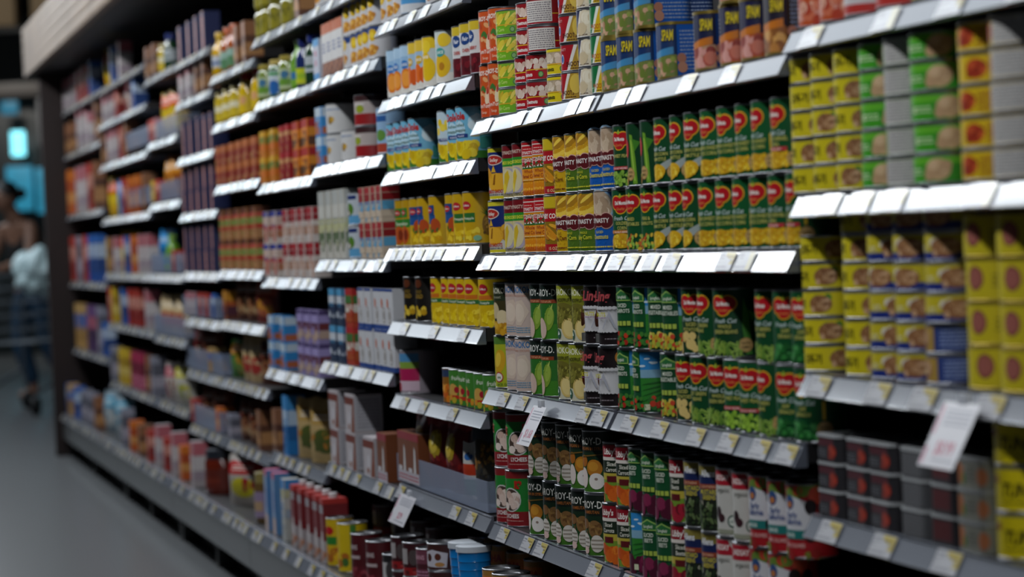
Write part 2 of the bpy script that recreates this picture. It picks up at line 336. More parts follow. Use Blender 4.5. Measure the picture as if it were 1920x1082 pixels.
def calif(A):
    A.B(10, (-5, 8.4, 5, 10.6), (.8, 1.3), ['#8f2a22', '#5f7a2c', '#b5402c']); A.P([(-3.4, 2.9), (3.4, 2.9), (3.4, 8.2), (0, 9.2), (-3.4, 8.2)], '#c4c3c8'); A.E(-.4, 8.2, 1.0, 1.1, '#2c4a7a'); A.E(-.4, 7.9, .6, .5, '#b5703a')
    A.T('Early', 0, 6.0, 1.25, '#24417f', .02, 0, .9); A.T('California', 0, 5.0, 1.2, '#24417f', .02, 0, .78); A.R(-3.4, 2.9, 3.4, 4.2, '#1d6f6a'); A.T('LARGE', -.6, 3.2, .8, '#dfe6e0')
    A.E(3.1, 3.6, 1.0, 1.1, '#180d10'); A.E(3.3, 7.6, .9, 1.1, '#1a0e12'); A.E(5.2, 7.4, .9, 1.1, '#1a0e12'); A.T('RIPE OLIVES', .2, 1.7, .8, '#e0b9b4', .008); A.B(6, (-4, .3, 4, 1), (.5, .9), ['#6f7a2c', '#8f1c1c'])
can('olives', 'olive_can', 'red olive can with teal band', CR, CH, '#9d1820', calif)
def aroy(sub, fruit):
    def art(A):
        A.R(-13, .3, 13, 3.2, '#3c6a1e'); A.R(-13, 3.0, 13, 5.4, '#1f4420'); A.R(-13, 5.2, 13, 7.6, '#122a18')
        A.T('AROY-D', 0, 9.0, 1.9, '#dcdad2', .012, 0, .8); A.T(sub, .3, 8.0, .85, '#a4602a', .012, 0, .85); A.T('brand', 4.0, 9.0, .5, '#9a9a90')
        fruit(A); A.bars(8, 1, 11, 3); A.fine(7.5, 4, 11.5, 8, 8, '#8f9a8a')
    return art
def longan(A):
    A.E(-1.3, 6.0, 1.0, 1.1, '#a35f1c'); A.E(1.2, 4.7, 1.7, 1.6, '#b0701f'); A.E(1.0, 5.0, 1.1, .9, '#c4882c'); A.E(-1.4, 2.9, 1.1, 1.9, '#d9cbc4'); A.E(1.6, 2.3, 1.6, 1.5, '#e0d9d4'); A.E(1.6, 2.7, .35, .25, '#8f7a70'); A.P([(-2.5, 6.6), (3.5, 7.2), (3.4, 7.4), (-2.5, 6.9)], '#6a5020')
def rambut(A):
    A.E(-1.5, 6.1, 1.2, 1.0, '#7a5530'); A.E(1.1, 5.2, 1.6, 1.6, '#7d5a34'); A.B(14, (-1, 4.4, 2.4, 6.4), (.3, .6), ['#94703f', '#664524', '#8a6636'], .4)
    for u, v in ((-1.5, 2.8), (1.5, 2.5)):
        A.E(u, v, 1.4, 1.6, '#cfc6bd')
        for i in range(3): A.R(u-1.2, v-1.0+i*.75, u+1.2, v-.72+i*.75, '#948a7d')
    A.E(-1.4, 1.2, 1.0, .7, '#d8b8b0')
can('longan', 'longan_can', 'black and green longan can', 4.05, 11.7, '#101c13', aroy('LONGAN IN SYRUP', longan))
can('rambutan', 'rambutan_can', 'dark rambutan can with striped fruit', 4.05, 11.7, '#0f1a12', aroy('RAMBUTAN', rambut))
def lyg(A):
    A.R(-13, .3, 13, 3.4, '#3d7c22'); A.R(-13, 3.2, 13, 7.4, '#2c6a25'); A.R(-13, 7.2, 13, 10.7, '#12201a'); A.T('AROY-D.', -.2, 8.6, 1.9, '#e0e0d8', .012, 0, .72); A.R(-2.8, 7.2, 2.4, 7.9, '#8a3a1e'); A.T('TOTAPURI', -.2, 7.3, .6, '#d9a07a')
    A.E(.5, 4.2, 1.15, 2.3, '#7d9a34', -.2); A.E(.8, 4.6, .7, 1.6, '#94ae44', -.2); A.P([(.8, 6.2), (1.5, 7.1), (1.3, 5.8)], '#a8bd5a'); A.E(-1.5, 2.4, 1.5, 2.2, '#5d7a2a', .15); A.E(-1.5, 2.4, 1.35, 2.0, '#cbb0a2', .15); A.B(12, (-5, 4, 5, 7), (.08, .16), ['#8fb34a'])
can('guava', 'mango_can', 'green can with hanging mango', CR, CH, '#1d4f22', lyg)
def cream(A):
    A.T('CHAOKOH', 0, 9.0, 1.8, '#2c6a9f', .03, 0, .72); A.T('YOUNG COCONUT', 0, 8.2, .62, '#b57a64', .008); A.P([(-1.8, 2.6), (.8, 2.4), (2.8, 5.2), (1.2, 7.6), (-1.2, 7.2)], '#cdb9a8'); A.E(.2, 5.0, 1.5, 1.9, '#d8c6b4')
    A.fine(-2.6, .9, 2.8, 2.2, 3, '#5f8fae'); A.fine(6, 2, 11, 9, 12, '#b59f94')
can('cream', 'coconut_can', 'pale pink coconut can', CR, CH, '#bfaaa0', cream)
def jack(A):
    A.R(-12, .3, 12, 2.6, '#c3c0a8'); A.R(-12, 8.2, 12, 10.7, '#8f9426'); A.T('CHAOKOH', 0, 8.9, 1.7, '#e3e2c4', .02, 0, .74); A.T('JACKFRUIT', .2, 7.7, .95, '#3a3a14', .012, 0, .8)
    A.E(0, 5.0, 3.0, 2.5, '#6a6424'); A.B(40, (-2.4, 3.2, 2.4, 6.8), (.3, .6), ['#7d7830', '#5a541e', '#8f8a3a']); A.E(1.3, 2.6, 1.7, 2.0, '#cfb46a', .3); A.E(1.3, 2.6, 1.2, 1.6, '#dcc684', .3); A.E(-1.6, 1.6, .95, .95, '#2c5a44'); A.P([(-2.1, 1.3), (-1.5, 2.2), (-1.1, 1.5)], '#d8e0d4')
    A.R(6, 1, 10, 9.5, '#d8d4cc'); A.fine(6.2, 1.4, 9.8, 9.2, 20, '#4a4444')
can('jackfruit', 'jackfruit_can', 'olive and cream jackfruit can', CR, CH, '#77791f', jack)
def chao(A):
    A.R(-12, 7.2, 12, 10.7, '#26301c'); A.R(-12, .3, 12, 3, '#b58c1c'); A.T('CHAOKOH', 0, 8.7, 1.7, '#cfcdb8', .02, 0, .72); A.T('ORGANIC', 0, 7.7, .6, '#a8a890'); A.E(-.8, 5.2, 1.5, 1.7, '#c2b08a'); A.E(1.4, 3.6, 1.6, 1.7, '#d0bf98'); A.B(14, (-3, .5, 3, 2.8), (.4, .8), ['#c9961f', '#b5801a', '#d9ae3a'])
can('palmseed', 'palm_seed_can', 'dark can with two pale seeds', CR, CH, '#3a3418', chao)
def mangoy(A):
    A.R(-12, 9.2, 12, 10.7, '#4f7a2c'); A.E(0, 5.6, 1.7, 2.6, '#c99c1f', -.3); A.E(-.3, 6, .9, 1.6, '#e0bd3c', -.3); A.E(-.2, 2.4, 1.3, 1.1, '#a8202a'); A.E(-.2, 2.4, 1.05, .85, '#e3ddd0'); A.T('100%', -.2, 2.1, .6, '#1f5a2a', .02); A.T('JACK D', .5, .6, .8, '#4f7a2c', .02)
can('mangoyel', 'mango_can', 'lime yellow can with ripe mango', CR, CH, '#a4ac24', mangoy)
def ling(A):
    A.R(-12, 2.8, 12, 6.9, '#c9c7c9')
    for i in range(-16, 17): A.E(i*.72, 6.9, .4, .32, '#c9c7c9', n=10); A.E(i*.72, 2.8, .4, .32, '#c9c7c9', n=10)
    A.T('Ling', -.2, 8.2, 2.5, '#b54a4e', .03, .25, .8); A.T('NUTS', -.3, 5.4, 1.0, '#c3ba2a', .03, 0, .8); A.fine(-1.6, 5.0, 1.8, 5.3, 1, '#8a5a8a'); A.P([(1.4, 6.4), (2.4, 3.2), (2.2, 3.2), (1.2, 5.4), (.2, 3.2), (0, 3.2)], '#a9aab5')
    A.E(4.4, 9.0, .9, 1.2, '#b5762a'); A.E(4.4, 9.0, .65, .85, '#d9a04a'); A.T('TRADE', 4.4, 7.3, .45, '#c9c7c9'); A.E(-4.6, 4.7, 1.3, 1.3, '#6a2f14'); A.E(-4.6, 4.9, .9, .8, '#96481c'); A.P([(-4.9, 5.8), (-4.3, 5.8), (-4.6, 7)], '#8a4a1c')
    A.bars(-6, .6, -3.8, 2.2); A.fine(.5, 1.2, 3, 1.6, 1, '#8a7f84'); A.fine(4, 3.2, 6.6, 5.6, 6, '#8a8a90')
can('ling', 'chestnut_can', 'black and white scalloped chestnut can', CR, CH, '#1a1113', ling, jit=16)
def dynb(A, u, v, s=1.0):
    for g, col in ((.16, '#d2a89a'), (0, '#5a1218')):
        for x, y, a, b in ((-1.7, 0, 1.3, 1.35), (0, .25, 1.1, .8), (1.7, 0, 1.3, 1.35), (.0, -.2, 1.2, .8)): A.E(u+x*s, v+y*s, (a+g)*s, (b+g)*s, col)
    A.T('DYNASTY', u, v-.35*s, 1.15*s, '#ece6e0', .02, 0, .88)
def dyn(l1, l2, food, ltxt='#c9c832', spark='#4d7f2c'):
    def art(A):
        food(A); A.B(60, (-11, .6, 11, 3.4), (.1, .14), [spark]); dynb(A, 0, 5.6); A.T(l1, .1, 3.4, .6, ltxt); A.T(l2, .1, 2.4, 1.1, ltxt, .02, 0, .85); A.fine(-2.6, .7, 2.8, 1.2, 1, ltxt)
    return art
def cobs(A):
    A.R(-7, 6.0, 7, 10.6, '#a8781a'); A.B(30, (-6, 6.4, 6, 10.3), (1.5, 2.4), ['#d9a820', '#e3b92e', '#c99418', '#ecc84a'], .2, .35)
can('dyn_yellow', 'baby_corn_can', 'yellow cut baby corn can', CR, CH, '#c99f14', dyn('CUT', 'Baby Corn', cobs, '#6a2a14', '#c2960f'), rot=15)
can('dyn_olive', 'baby_corn_can', 'green whole baby corn can', CR, CH, '#4a6a1c', dyn('WHOLE', 'Baby Corn', cobs, '#cfc832', '#5d7d2a'), rot=15)
def straw(A): A.E(0, 8.2, 3.3, 3.2, '#8fb0cc'); A.E(0, 8.2, 3.0, 2.9, '#b49c84'); A.B(20, (-2, 6.4, 2, 10), (.7, 1.1), ['#c9b298', '#d6c2aa', '#a88e74'], .8)
can('dyn_blue', 'chestnut_can', 'blue sliced water chestnut can', CR, CH, '#0d55a8', dyn('SLICED', 'Chestnuts', straw, '#d8c63a', '#1a62b4'))
def kern(A):
    z = A.up()
    for i in range(-18, 19):
        for j in range(13): A.face(A.ell(i*.6, .9+j*.62+(.0 if i % 2 else .1), .24, .27, 0, 8), ['#e39a1c', '#eeb035', '#d98612'][(i*3+j) % 3], z)
    A.R(-12, 8.9, 12, 10.7, '#a8141c'); A.R(-2.6, 4.6, 3.0, 7.6, '#2a6a2c'); A.R(-2.5, 8.0, 1.6, 10.2, '#d8cfc8'); A.R(-2.3, 8.2, 1.4, 10.0, '#b3121c'); A.T('DYNASTY', -.45, 8.4, .85, '#efe6e0', .02, 0, .8); A.fine(-1.6, 9.2, .8, 9.6, 1, '#e8b0a8')
    A.T('粟米粒', .1, 6.05, 1.75, '#efe9e0', .07); A.T('粟米粒', .1, 6.05, 1.75, '#b3121c', .01)
    A.R(-2.8, 3.1, 3, 5.5, '#d98a1c'); A.T('Whole', 0, 4.7, .95, '#8c1420', .01); A.T('Kernel Corn', 0, 3.75, .95, '#8c1420', .01, 0, .8); A.fine(-2, 3.2, 2, 3.5, 1, '#efe0a0')
    A.fine(-2.8, .5, 3, 1.3, 3, '#b3121c')
can('kernel', 'corn_can', 'orange kernel corn can', CR, CH, '#d98615', kern, rot=28, jit=5)
def bbr(A):
    A.R(-12, 8.6, 12, 10.7, '#c9ae1c'); A.R(-12, 6.0, 12, 8.4, '#a8141c'); A.T('BABY CORN', 0, 6.6, 1.3, '#efe9e0', .03, 0, .8); A.R(-12, .3, 12, 1.7, '#a81420'); A.B(26, (-6, 2.0, 6, 5.6), (1.2, 2.0), ['#d08a1c', '#e0a52e', '#b5701a'], .25, -.45); A.T('15 OZ', .5, .6, .8, '#f0d8a0')
can('babyred', 'baby_corn_can', 'red and yellow baby corn can', CR, CH, '#8a6a14', bbr)
def bamb(A):
    A.R(-12, .3, 12, 1.0, '#d2c41c'); A.R(-12, .9, 12, 3.0, '#c9c4bb'); A.R(-12, 9.9, 12, 10.7, '#cfc32a'); A.R(-12, 5.6, 12, 9.9, '#14276a')
    A.B(8, (-6, 2.6, 6, 5.8), (1.2, 2.0), ['#cf8f14', '#dda52a', '#b97c10'], 1.25, 1.5); A.P([(-.4, 3.2), (.2, 3.2), (.5, 5.4), (.1, 5.2)], '#8a5410'); A.P([(-.8, 5.8), (0, 7.2), (.6, 5.8)], '#d9a82a')
    A.E(0, 8.3, 2.3, 1.1, '#d9cfc6'); A.E(0, 8.3, 2.1, .9, '#b02a20'); A.T('Smiley', 0, 7.95, 1.05, '#efe4d8', .02, .15, .85); A.T('BAMBOO SHOOTS', 0, 1.5, 1.05, '#b5241c', .03, 0, .62); A.fine(-2.8, 1.0, 2.8, 1.35, 1, '#333333')
can('bamb_blue', 'bamboo_shoot_can', 'blue and yellow bamboo can', CR, CH, '#c98f12', bamb)
def bamr(A):
    A.R(-12, 8.2, 12, 10.7, '#6f0f18'); A.T('DYNASTY', 0, 9.0, 1.0, '#d8c4b4', .015, 0, .85); A.R(-12, 6.6, 12, 8.2, '#2c8a2c'); A.T('BAMBOO SHOOTS', 0, 7.0, .95, '#d8d83a', .03, 0, .62); A.E(.3, 3.6, 2.3, 2.7, '#a8a0b0'); A.E(-.1, 3.7, 2.0, 2.4, '#cfc49a'); A.P([(-1.6, 2), (-.6, 1.5), (.6, 4.4), (.2, 5.8), (-1, 5)], '#cfae26'); A.E(-1.2, 2.2, .8, 1.0, '#dcc43a'); A.fine(-2.6, .6, 2.6, 1.2, 2, '#4a4430')
can('bamb_red', 'bamboo_shoot_can', 'cream bamboo can with maroon top', CR, CH, '#c9b98a', bamr)
def lyr(A):
    A.R(-13, 10.0, 13, 11.4, '#7d1a1c'); A.R(-13, .3, 13, 3.2, '#86141c'); A.E(0, 5.6, 2.5, 2.5, '#c9c8c4'); A.E(0, 5.6, 2.25, 2.25, '#4a3a32'); A.B(16, (-1.6, 4.2, 1.6, 7.2), (.6, .85), ['#d9c0b4', '#e3d2c8', '#c9aa9c'], 1.2); A.T('LYCHEES', 0, 1.9, 1.15, '#e3d8d4', .03, 0, .82); A.fine(-2.6, 1.1, 2.8, 1.5, 1, '#c98a84')
    A.T('牌', 1.9, 8.1, 1.7, '#b52018', .04); A.T('荔枝', -4.6, 7.4, 2.0, '#c9b49a', .05); A.T('荔枝', -4.6, 7.4, 2.0, '#a81f18', .01); A.bars(5, 4, 7.6, 6.4); A.fine(5, 1, 8, 2.6, 4, '#c98a84')
can('lychee', 'lychee_can', 'red and green lychee can', 4.05, 11.7, '#1d7a2c', lyr, rot=30, jit=24)
# flat tins and small tins
TH = 5.25
def tins(txt, tcol, band, food, top=None, badge=True):
    def art(A):
        A.R(-13, .32, 13, 2.1, band)
        if top: A.R(-13, 4.5, 13, 4.93, top)
        food(A); A.R(-13, 2.05, 13, 2.25, '#d9a82a'); A.T(txt, -.3, .9, 1.0, tcol, .03, 0, .8)
        if badge: A.E(3.2, 1.2, .55, .6, '#2c6a34'); A.E(3.2, 1.2, .4, .45, '#7fae6a')
        A.R(6, .6, 12, 4.7, '#d8d2cc'); A.fine(6.2, .8, 11.8, 4.5, 9, '#7a7276')
    return art
def balls(A): A.B(16, (-5, 2.5, 5, 4.2), (.55, .8), ['#d6bfb0', '#e0d0c4', '#c4a898'])
can('tin_lime', 'baby_corn_tin', 'lime baby corn tin', 3.95, TH, '#7aa828', tins('Baby Corn', '#b9d86a', '#6fae1c', lambda A: A.B(16, (-5, 2.6, 5, 4.4), (.9, 1.4), ['#d9c43a', '#e6d65c', '#c4aa2a'], .35, .8)))
can('tin_red', 'chestnut_tin', 'red water chestnut tin', 3.95, TH, '#8c0f1a', tins('Chestnuts', '#f0e6e0', '#a80f1c', balls))
can('tin_facts', 'chestnut_tin', 'red tin turned to nutrition panel', 3.95, TH, '#8c1418', tins('Chestnuts', '#f0e6e0', '#a80f1c', balls), rot=-85, jit=6)
can('tin_yellow', 'chestnut_tin', 'yellow water chestnut tin', 3.95, TH, '#cfb81c', tins('Chestnuts', '#3a3a14', '#d9c41c', lambda A: (A.R(-13, 2.2, 13, 4.4, '#a8987c'), A.B(14, (-5, 2.6, 5, 4.1), (.6, .9), ['#d0bfa8', '#dccdb8', '#b8a48a'], .8)), '#d9c41c'))
def wedge(base2, strip, txt, tc, extra=None):
    def art(A):
        A.P([(.2, .32), (13, .32), (13, 4.93), (2.0, 4.93)], base2); A.P([(-.2, .32), (.5, .32), (2.2, 4.93), (1.5, 4.93)], strip); A.T(txt, 1.2, 1.0, 1.2, tc, .02, 0, .7); A.fine(.6, .45, 3.2, .8, 1, '#4a2a1c')
        if extra: extra(A)
    return art
can('tin_ruby', 'bamboo_shoot_tin', 'crimson tin with pale wedge', 3.95, TH, '#a3121f', wedge('#b08a2a', '#ded8d0', 'SHOOTS', '#4a1c14', lambda A: (A.E(3.2, 3.0, 1.2, 1.8, '#d9b84a'), A.E(-1.5, 2.4, .55, .9, '#cfd4e0'), A.E(-1.5, 2.4, .4, .7, '#2c5aa0'), A.T('DYNASTY', -1.4, 3.9, .7, '#e0a0a0', .01, 0, .7))), rot=20, jit=12)
can('tin_cream', 'potato_tin', 'cream tin of peeled potatoes', 3.95, TH, '#1f2550', wedge('#cfc2ac', '#e0dacd', 'NUTS', '#7d2f14', lambda A: A.B(14, (1.6, 1.6, 5.4, 4.6), (.8, 1.2), ['#d9cbb0', '#cbb896', '#e3d8c2'], 1.2)), rot=-8, jit=4)
can('tin_green', 'bamboo_shoot_tin', 'green tin with yellow wedge', 3.95, TH, '#0c6a36', wedge('#d0ac14', '#dfe0d6', 'SHOOTS', '#b5501a', lambda A: A.fine(-1.5, .9, .2, 1.3, 1, '#8fd0a0')), rot=8, jit=4)
def tomy(A):
    A.R(-12, .3, 12, 3.4, '#c9481c'); A.B(20, (-5, 3.6, 5, 8.6), (.6, 1.3), ['#d9662a', '#e08a4a', '#b5401a', '#dca06a'], .6); A.B(7, (-4, 4.5, 4, 9), (.5, .9), ['#2c5a22', '#3f7030'], .5); A.E(1.6, 5.0, .8, 2.2, '#e3cdb0', -.3); A.E(1.5, 5.8, .35, .9, '#b0382a', -.3); A.T('AROY-D', 0, 8.9, 1.3, '#f0e3d8', .03, 0, .75); A.T('TomYum', 0, 2.2, 1.2, '#f0e0d4', .012, 0, .85); A.T('Soup', .2, 1.0, .8, '#efc4a8')
can('tomyum', 'soup_can', 'orange spicy soup can', 3.4, 11.1, '#c4501c', tomy)
# rounded luncheon meat cans
def lunch(key, desc, base, side, food, lower):
    def art(A):
        A.R(-2.6, .3, 4.0, 8.9, base); A.R(4.1, .3, 11.5, 8.9, side); A.fine(4.6, 1.2, 11, 8, 11, '#8fa0c0')
        A.R(-2.8, .3, 4.0, 3.9, lower); food(A); A.P([(-2.7, 3.2), (3.5, 4.0), (3.5, 5.2), (-2.7, 4.2)], '#3f86b5' if 'blue' in desc else '#c4701f')
        A.T('SPAM', 2.45, 6.2, 2.5, '#141420', .06, .12, .35); A.T('SPAM', 2.45, 6.25, 2.5, '#e0c81c', .02, .12, .35)
        A.E(4.8, 3.3, .8, .8, '#b57a64'); A.E(4.9, 1.8, .85, .9, '#c08870')
    boxy(key, 'luncheon_meat_can', desc, 5.6, 9.2, 9.2, base, art, rc=2.0, cat='can')
    k = KIND[key]
    for z, s in ((0, -1), (.092, 1)):
        bm = bmesh.new()
        pts = rrect(.0575, .0935, .0205)[:-1]; a = [bm.verts.new((p[1], p[2], z-s*.004)) for p in pts]; b = [bm.verts.new((p[1], p[2], z+s*.001)) for p in pts]; n = len(pts)
        for i in range(n): bm.faces.new((a[i], a[(i+1) % n], b[(i+1) % n], b[i]) if s > 0 else (b[i], b[(i+1) % n], a[(i+1) % n], a[i]))
        bm.faces.new(b if s > 0 else b[::-1])
        k['parts'].append(('top_rim' if s > 0 else 'bottom_rim', mesh_of(bm, 'rim', GOLD)))
    k['h'] = .0935; k['hw'] = .029
def eggs(A): A.B(22, (-2.2, .4, 3.4, 3.6), (.4, .8), ['#a87a5a', '#8a5a44', '#8f9a3c', '#c49a7a', '#6a7a30'])
def meat(A): A.B(14, (-2, .4, 3.2, 3.4), (.7, 1.1), ['#a84a3c', '#c4705c', '#8c342c', '#d0948a'])
lunch('lm_blue', 'blue luncheon meat can', '#12305f', '#1258b0', eggs, '#6f7a3a')
lunch('lm_navy', 'navy luncheon meat can with ham', '#151c3f', '#10356f', meat, '#b58a6a')
lunch('lm_red', 'red luncheon meat can', '#1d1c40', '#9c1a1c', meat, '#b5562a')
lunch('lm_brown', 'brown luncheon meat can', '#1f1a2c', '#2a2018', lambda A: A.B(14, (-2, .4, 3.2, 4.6), (.7, 1.1), ['#b57a3c', '#8a5428', '#cf9a54']), '#8a5a2c')
# tuna tins
UH = 3.85
def tuna(food, side='#cfc01c', txt='오뚜기', back=True, low=None, tcol='#1f1c10', ts=1.5):
    def art(A):
        if low: A.R(-14, .32, 14, 1.3, low)
        food(A); A.T(txt, -2.9, 1.35, ts, tcol, .03, 0, .8)
        if back: A.R(6.2, .4, 11.8, UH-.4, '#cfcbc6'); A.fine(6.4, .6, 11.6, UH-.5, 7, '#55505a')
    return art
def flakes(c, u=1.6, w=1.8): return lambda A: (A.E(u, 1.9, w, 1.25, c[0]), A.B(16, (u-w*.7, 1.1, u+w*.7, 2.8), (.25, .5), c[1:], .7))
FL = ['#8a5f3c', '#a8805c', '#c09a78', '#7a4f34']
can('tu_yellow', 'tuna_tin', 'yellow tuna tin', 4.15, UH, '#c9b91a', tuna(lambda A: (A.B(3, (-1, 2, 3.5, 3), (.5, .9), ['#3f7a2c']), flakes(FL)(A))), rot=34, jit=30)
can('tu_blue', 'tuna_tin', 'yellow tuna tin with blue base', 4.15, UH, '#bfae22', tuna(lambda A: (A.B(3, (-2, 2, 0, 3), (.4, .7), ['#3f7a2c', '#d9d4c4']), flakes(['#8f6240', '#b08560', '#c9a27c', '#9c7048'], .8, 2.2)(A)), low='#1a2c78', txt='참치', ts=1.0, tcol='#d8cf9a'), rot=34, jit=26)
can('tu_side', 'tuna_tin', 'tuna tin turned to blue panel', 4.15, UH, '#2a3c78', tuna(lambda A: (A.R(-5, .4, 0, UH-.4, '#a8873c'), flakes(['#8f6240', '#b08560', '#c9a27c'], -2.6, 1.6)(A), A.fine(1, .8, 5, 3.2, 5, '#8fa0d0')), txt='참치', ts=.7, tcol='#d8cf9a'), rot=20, jit=8)
def greent(A): A.R(-14, .35, 0, UH-.35, '#3f9a22'); A.R(-14, 2.6, 14, UH-.35, '#5fae2a'); A.E(2.2, 1.9, 1.7, 1.4, '#c0a078'); A.B(6, (1, 1.2, 3.4, 2.8), (.5, .8), ['#cfb08c', '#b59470']); A.fine(-3, 1.2, 0, 2.2, 2, '#c9e3b0')
can('ch_green', 'chicken_tin', 'green tin of chicken chunks', 4.15, UH, '#2f8a24', tuna(greent, txt='닭', ts=.9, tcol='#e0e8c0', back=False), rot=30, jit=14)
def factp(A): A.R(-3.5, .4, 4.5, UH-.4, '#c4c1bd'); A.fine(-3.3, .6, 4.3, UH-.5, 7, '#6a666a')
can('ch_facts', 'chicken_tin', 'green tin turned to white panel', 4.15, UH, '#6f8a2a', tuna(factp, txt='', back=False) if False else (lambda A: factp(A)), rot=34, jit=10)
can('tu_redface', 'tuna_tin', 'yellow tin with red picture', 4.15, UH, '#cfae18', lambda A: (A.E(-.6, 1.9, 1.5, 1.2, '#a83a20'), A.B(8, (-1.6, 1.2, .6, 2.6), (.3, .5), ['#c4552c', '#8c2a18']), A.fine(1.2, .7, 4, 3.0, 3, '#8c3a1c')), rot=30, jit=20)
can('tu_pale', 'tuna_tin', 'yellow tin turned to white panel', 4.15, UH, '#c9a81c', lambda A: (factp(A), A.E(-4.6, 1.9, 1.0, 1.2, '#a83a20')), rot=36, jit=12)
can('pink_tin', 'luncheon_tin', 'yellow tin with round pink slice', 4.3, 5.3, '#bfae1e', lambda A: (A.E(-.4, 2.9, 1.3, 1.5, '#7d4038'), A.E(-.4, 2.9, 1.05, 1.2, '#9a5a50'), A.fine(2, 1.6, 4.6, 3.6, 3, '#6a601c')), rot=30, jit=8, rim=GOLD)
can('bigtuna', 'tuna_tin', 'bright yellow large tuna tin', 4.6, 5.6, '#d3bf10', lambda A: (A.T('TUNA', 1.3, 2.0, 2.3, '#3a3408', .04, .2, .8), A.fine(-1, 1.1, 4, 1.6, 1, '#3a3408'), A.E(-2.4, 4.0, .6, .5, '#8a3a1c'), A.R(4.2, .6, 5.6, 1.7, '#d8d4c0')), rot=24, jit=3)
can('orange_can', 'meat_can', 'orange and white meat can', 4.1, 9, '#b5491a', lambda A: (A.R(-13, 1, 13, 3, '#c98a7a'), A.B(14, (-4, .6, 4, 4), (.6, 1), ['#a83a24', '#c4684a', '#d9a890']), A.T('HAM', 0, 5, 2, '#f0e0d0', .02)))
can('white_tin', 'fish_tin', 'white and red fish tin', 4.4, 5, '#c4bfc0', lambda A: (A.R(-14, .4, 14, 1.6, '#b0302a'), A.fine(-3, 2.4, 3, 4, 2, '#5a6a9a')))
# three-high trays with clear lids
def tray(key, desc, base, art):
    boxy(key, 'seafood_tray', desc, 7.6, 7.0, 3.5, base, art, rc=1.2, cat='tray')
    k = KIND[key]; bm = bmesh.new(); pts = rrect(.0785, .0725, .0125)[:-1]; n = len(pts)
    a = [bm.verts.new((p[1], p[2], .0345)) for p in pts]; b = [bm.verts.new((p[1], p[2], .0385)) for p in pts]
    for i in range(n): bm.faces.new((a[i], a[(i+1) % n], b[(i+1) % n], b[i]))
    bm.faces.new(b); bm.faces.new(a[::-1]); k['parts'].append(('lid', mesh_of(bm, 'tray_lid', mat('tray_lid_plastic', '#a8aaac', rough=.25, coat=.4)))); k['h'] = .0387; k['hw'] = .0395
tray('tr_red', 'dark tray with red food picture', '#2a282c', lambda A: (A.R(-3.6, 2.2, 2.6, 3.3, '#4a1822'), A.E(2.0, 1.5, 1.2, 1.1, '#7d2a20'), A.B(8, (1.2, .8, 2.8, 2.2), (.3, .5), ['#a83a28', '#8c2c1e']), A.fine(-3, .6, 0, 1.8, 3, '#6a6a70')))
tray('tr_grey', 'grey tray turned to plain panel', '#4a4a4d', lambda A: A.fine(-3.4, .4, 3.4, 3.2, 7, '#6f6f72'))
tray('tr_dark', 'black tray with dark red square', '#2f2c30', lambda A: A.R(-2.6, .6, 2.6, 3.1, '#501a1e'))
tray('tr_white', 'pale tray with shrimp picture', '#8a897e', lambda A: (A.E(-2.4, 1.8, 1.0, 1.3, '#b5704a'), A.E(-1.4, 1.2, .4, .8, '#4a7a34'), A.E(3.2, 1.6, .9, 1.1, '#b5704a'), A.fine(-.6, .8, 2, 2.8, 4, '#6a6a60')))
# third bay: juice, pineapple, papaya
def juice(top, pic, band):
    def art(A): A.R(-12, .3, 12, 2.4, '#d8d4cc'); A.R(-12, 8.8, 12, 11.3, top); pic(A); A.E(-.2, 6.9, 1.4, 1.0, band); A.T('JUICE', -.2, 6.6, .9, '#f0efe8', .02)
    return art
can('j_orange', 'juice_can', 'blue can with orange slice', 3.7, 11.6, '#8fb3d4', juice('#a9c6dd', lambda A: (A.E(.2, 3.6, 2.2, 2.4, '#d9761c'), A.E(.2, 3.6, 1.6, 1.8, '#e8963a')), '#2a6fb5'))
can('j_mango', 'juice_can', 'blue can with two mangoes', 3.7, 11.6, '#9cb6cc', juice('#d9b83a', lambda A: (A.E(-.8, 3.8, 1.6, 2.2, '#d9661c'), A.E(1.4, 3.4, 1.5, 1.9, '#c9541a')), '#c9a02a'))
can('j_lemon', 'juice_can', 'yellow can with sun and lemon', 3.7, 11.6, '#b9c2c0', juice('#dcb81c', lambda A: (A.E(.3, 4.2, 2.4, 2.8, '#dcb514'), A.E(0, 9.2, 1.6, 1.5, '#e6c62e')), '#dcb514'))
can('j_peach', 'juice_can', 'pale can with halved peach', 3.7, 11.8, '#b8c6c8', juice('#c9d0cc', lambda A: (A.E(.2, 4.0, 2.3, 2.6, '#dcb01c'), A.E(.2, 3.8, .8, .9, '#b57a1c'), A.E(1, 9.6, 1.8, 1.5, '#e0bd2a')), '#3f9a94'))
def cherry(A): A.R(-12, .3, 12, 4.4, '#5a101c'); A.R(-12, 9.3, 12, 11.3, '#cbb02a'); A.E(-.4, 8.0, 1.5, 1.3, '#1c3f7a'); A.T('Fair', -.4, 7.6, 1.2, '#e6e6ea', .02, .2); A.T('CHERRY', .2, 5.2, 1.0, '#b5382e', .03, 0, .8); A.B(12, (-4, .6, 4, 3.8), (.6, .8), ['#6f1420', '#4a0c16', '#851c2a']); A.R(6, .8, 11, 10, '#d8d6d2'); A.fine(6.2, 1, 10.8, 9.6, 16, '#3a3a3e')
can('cherry', 'cherry_can', 'white can of dark cherries', 3.7, 11.4, '#cbcaca', cherry, jit=22)
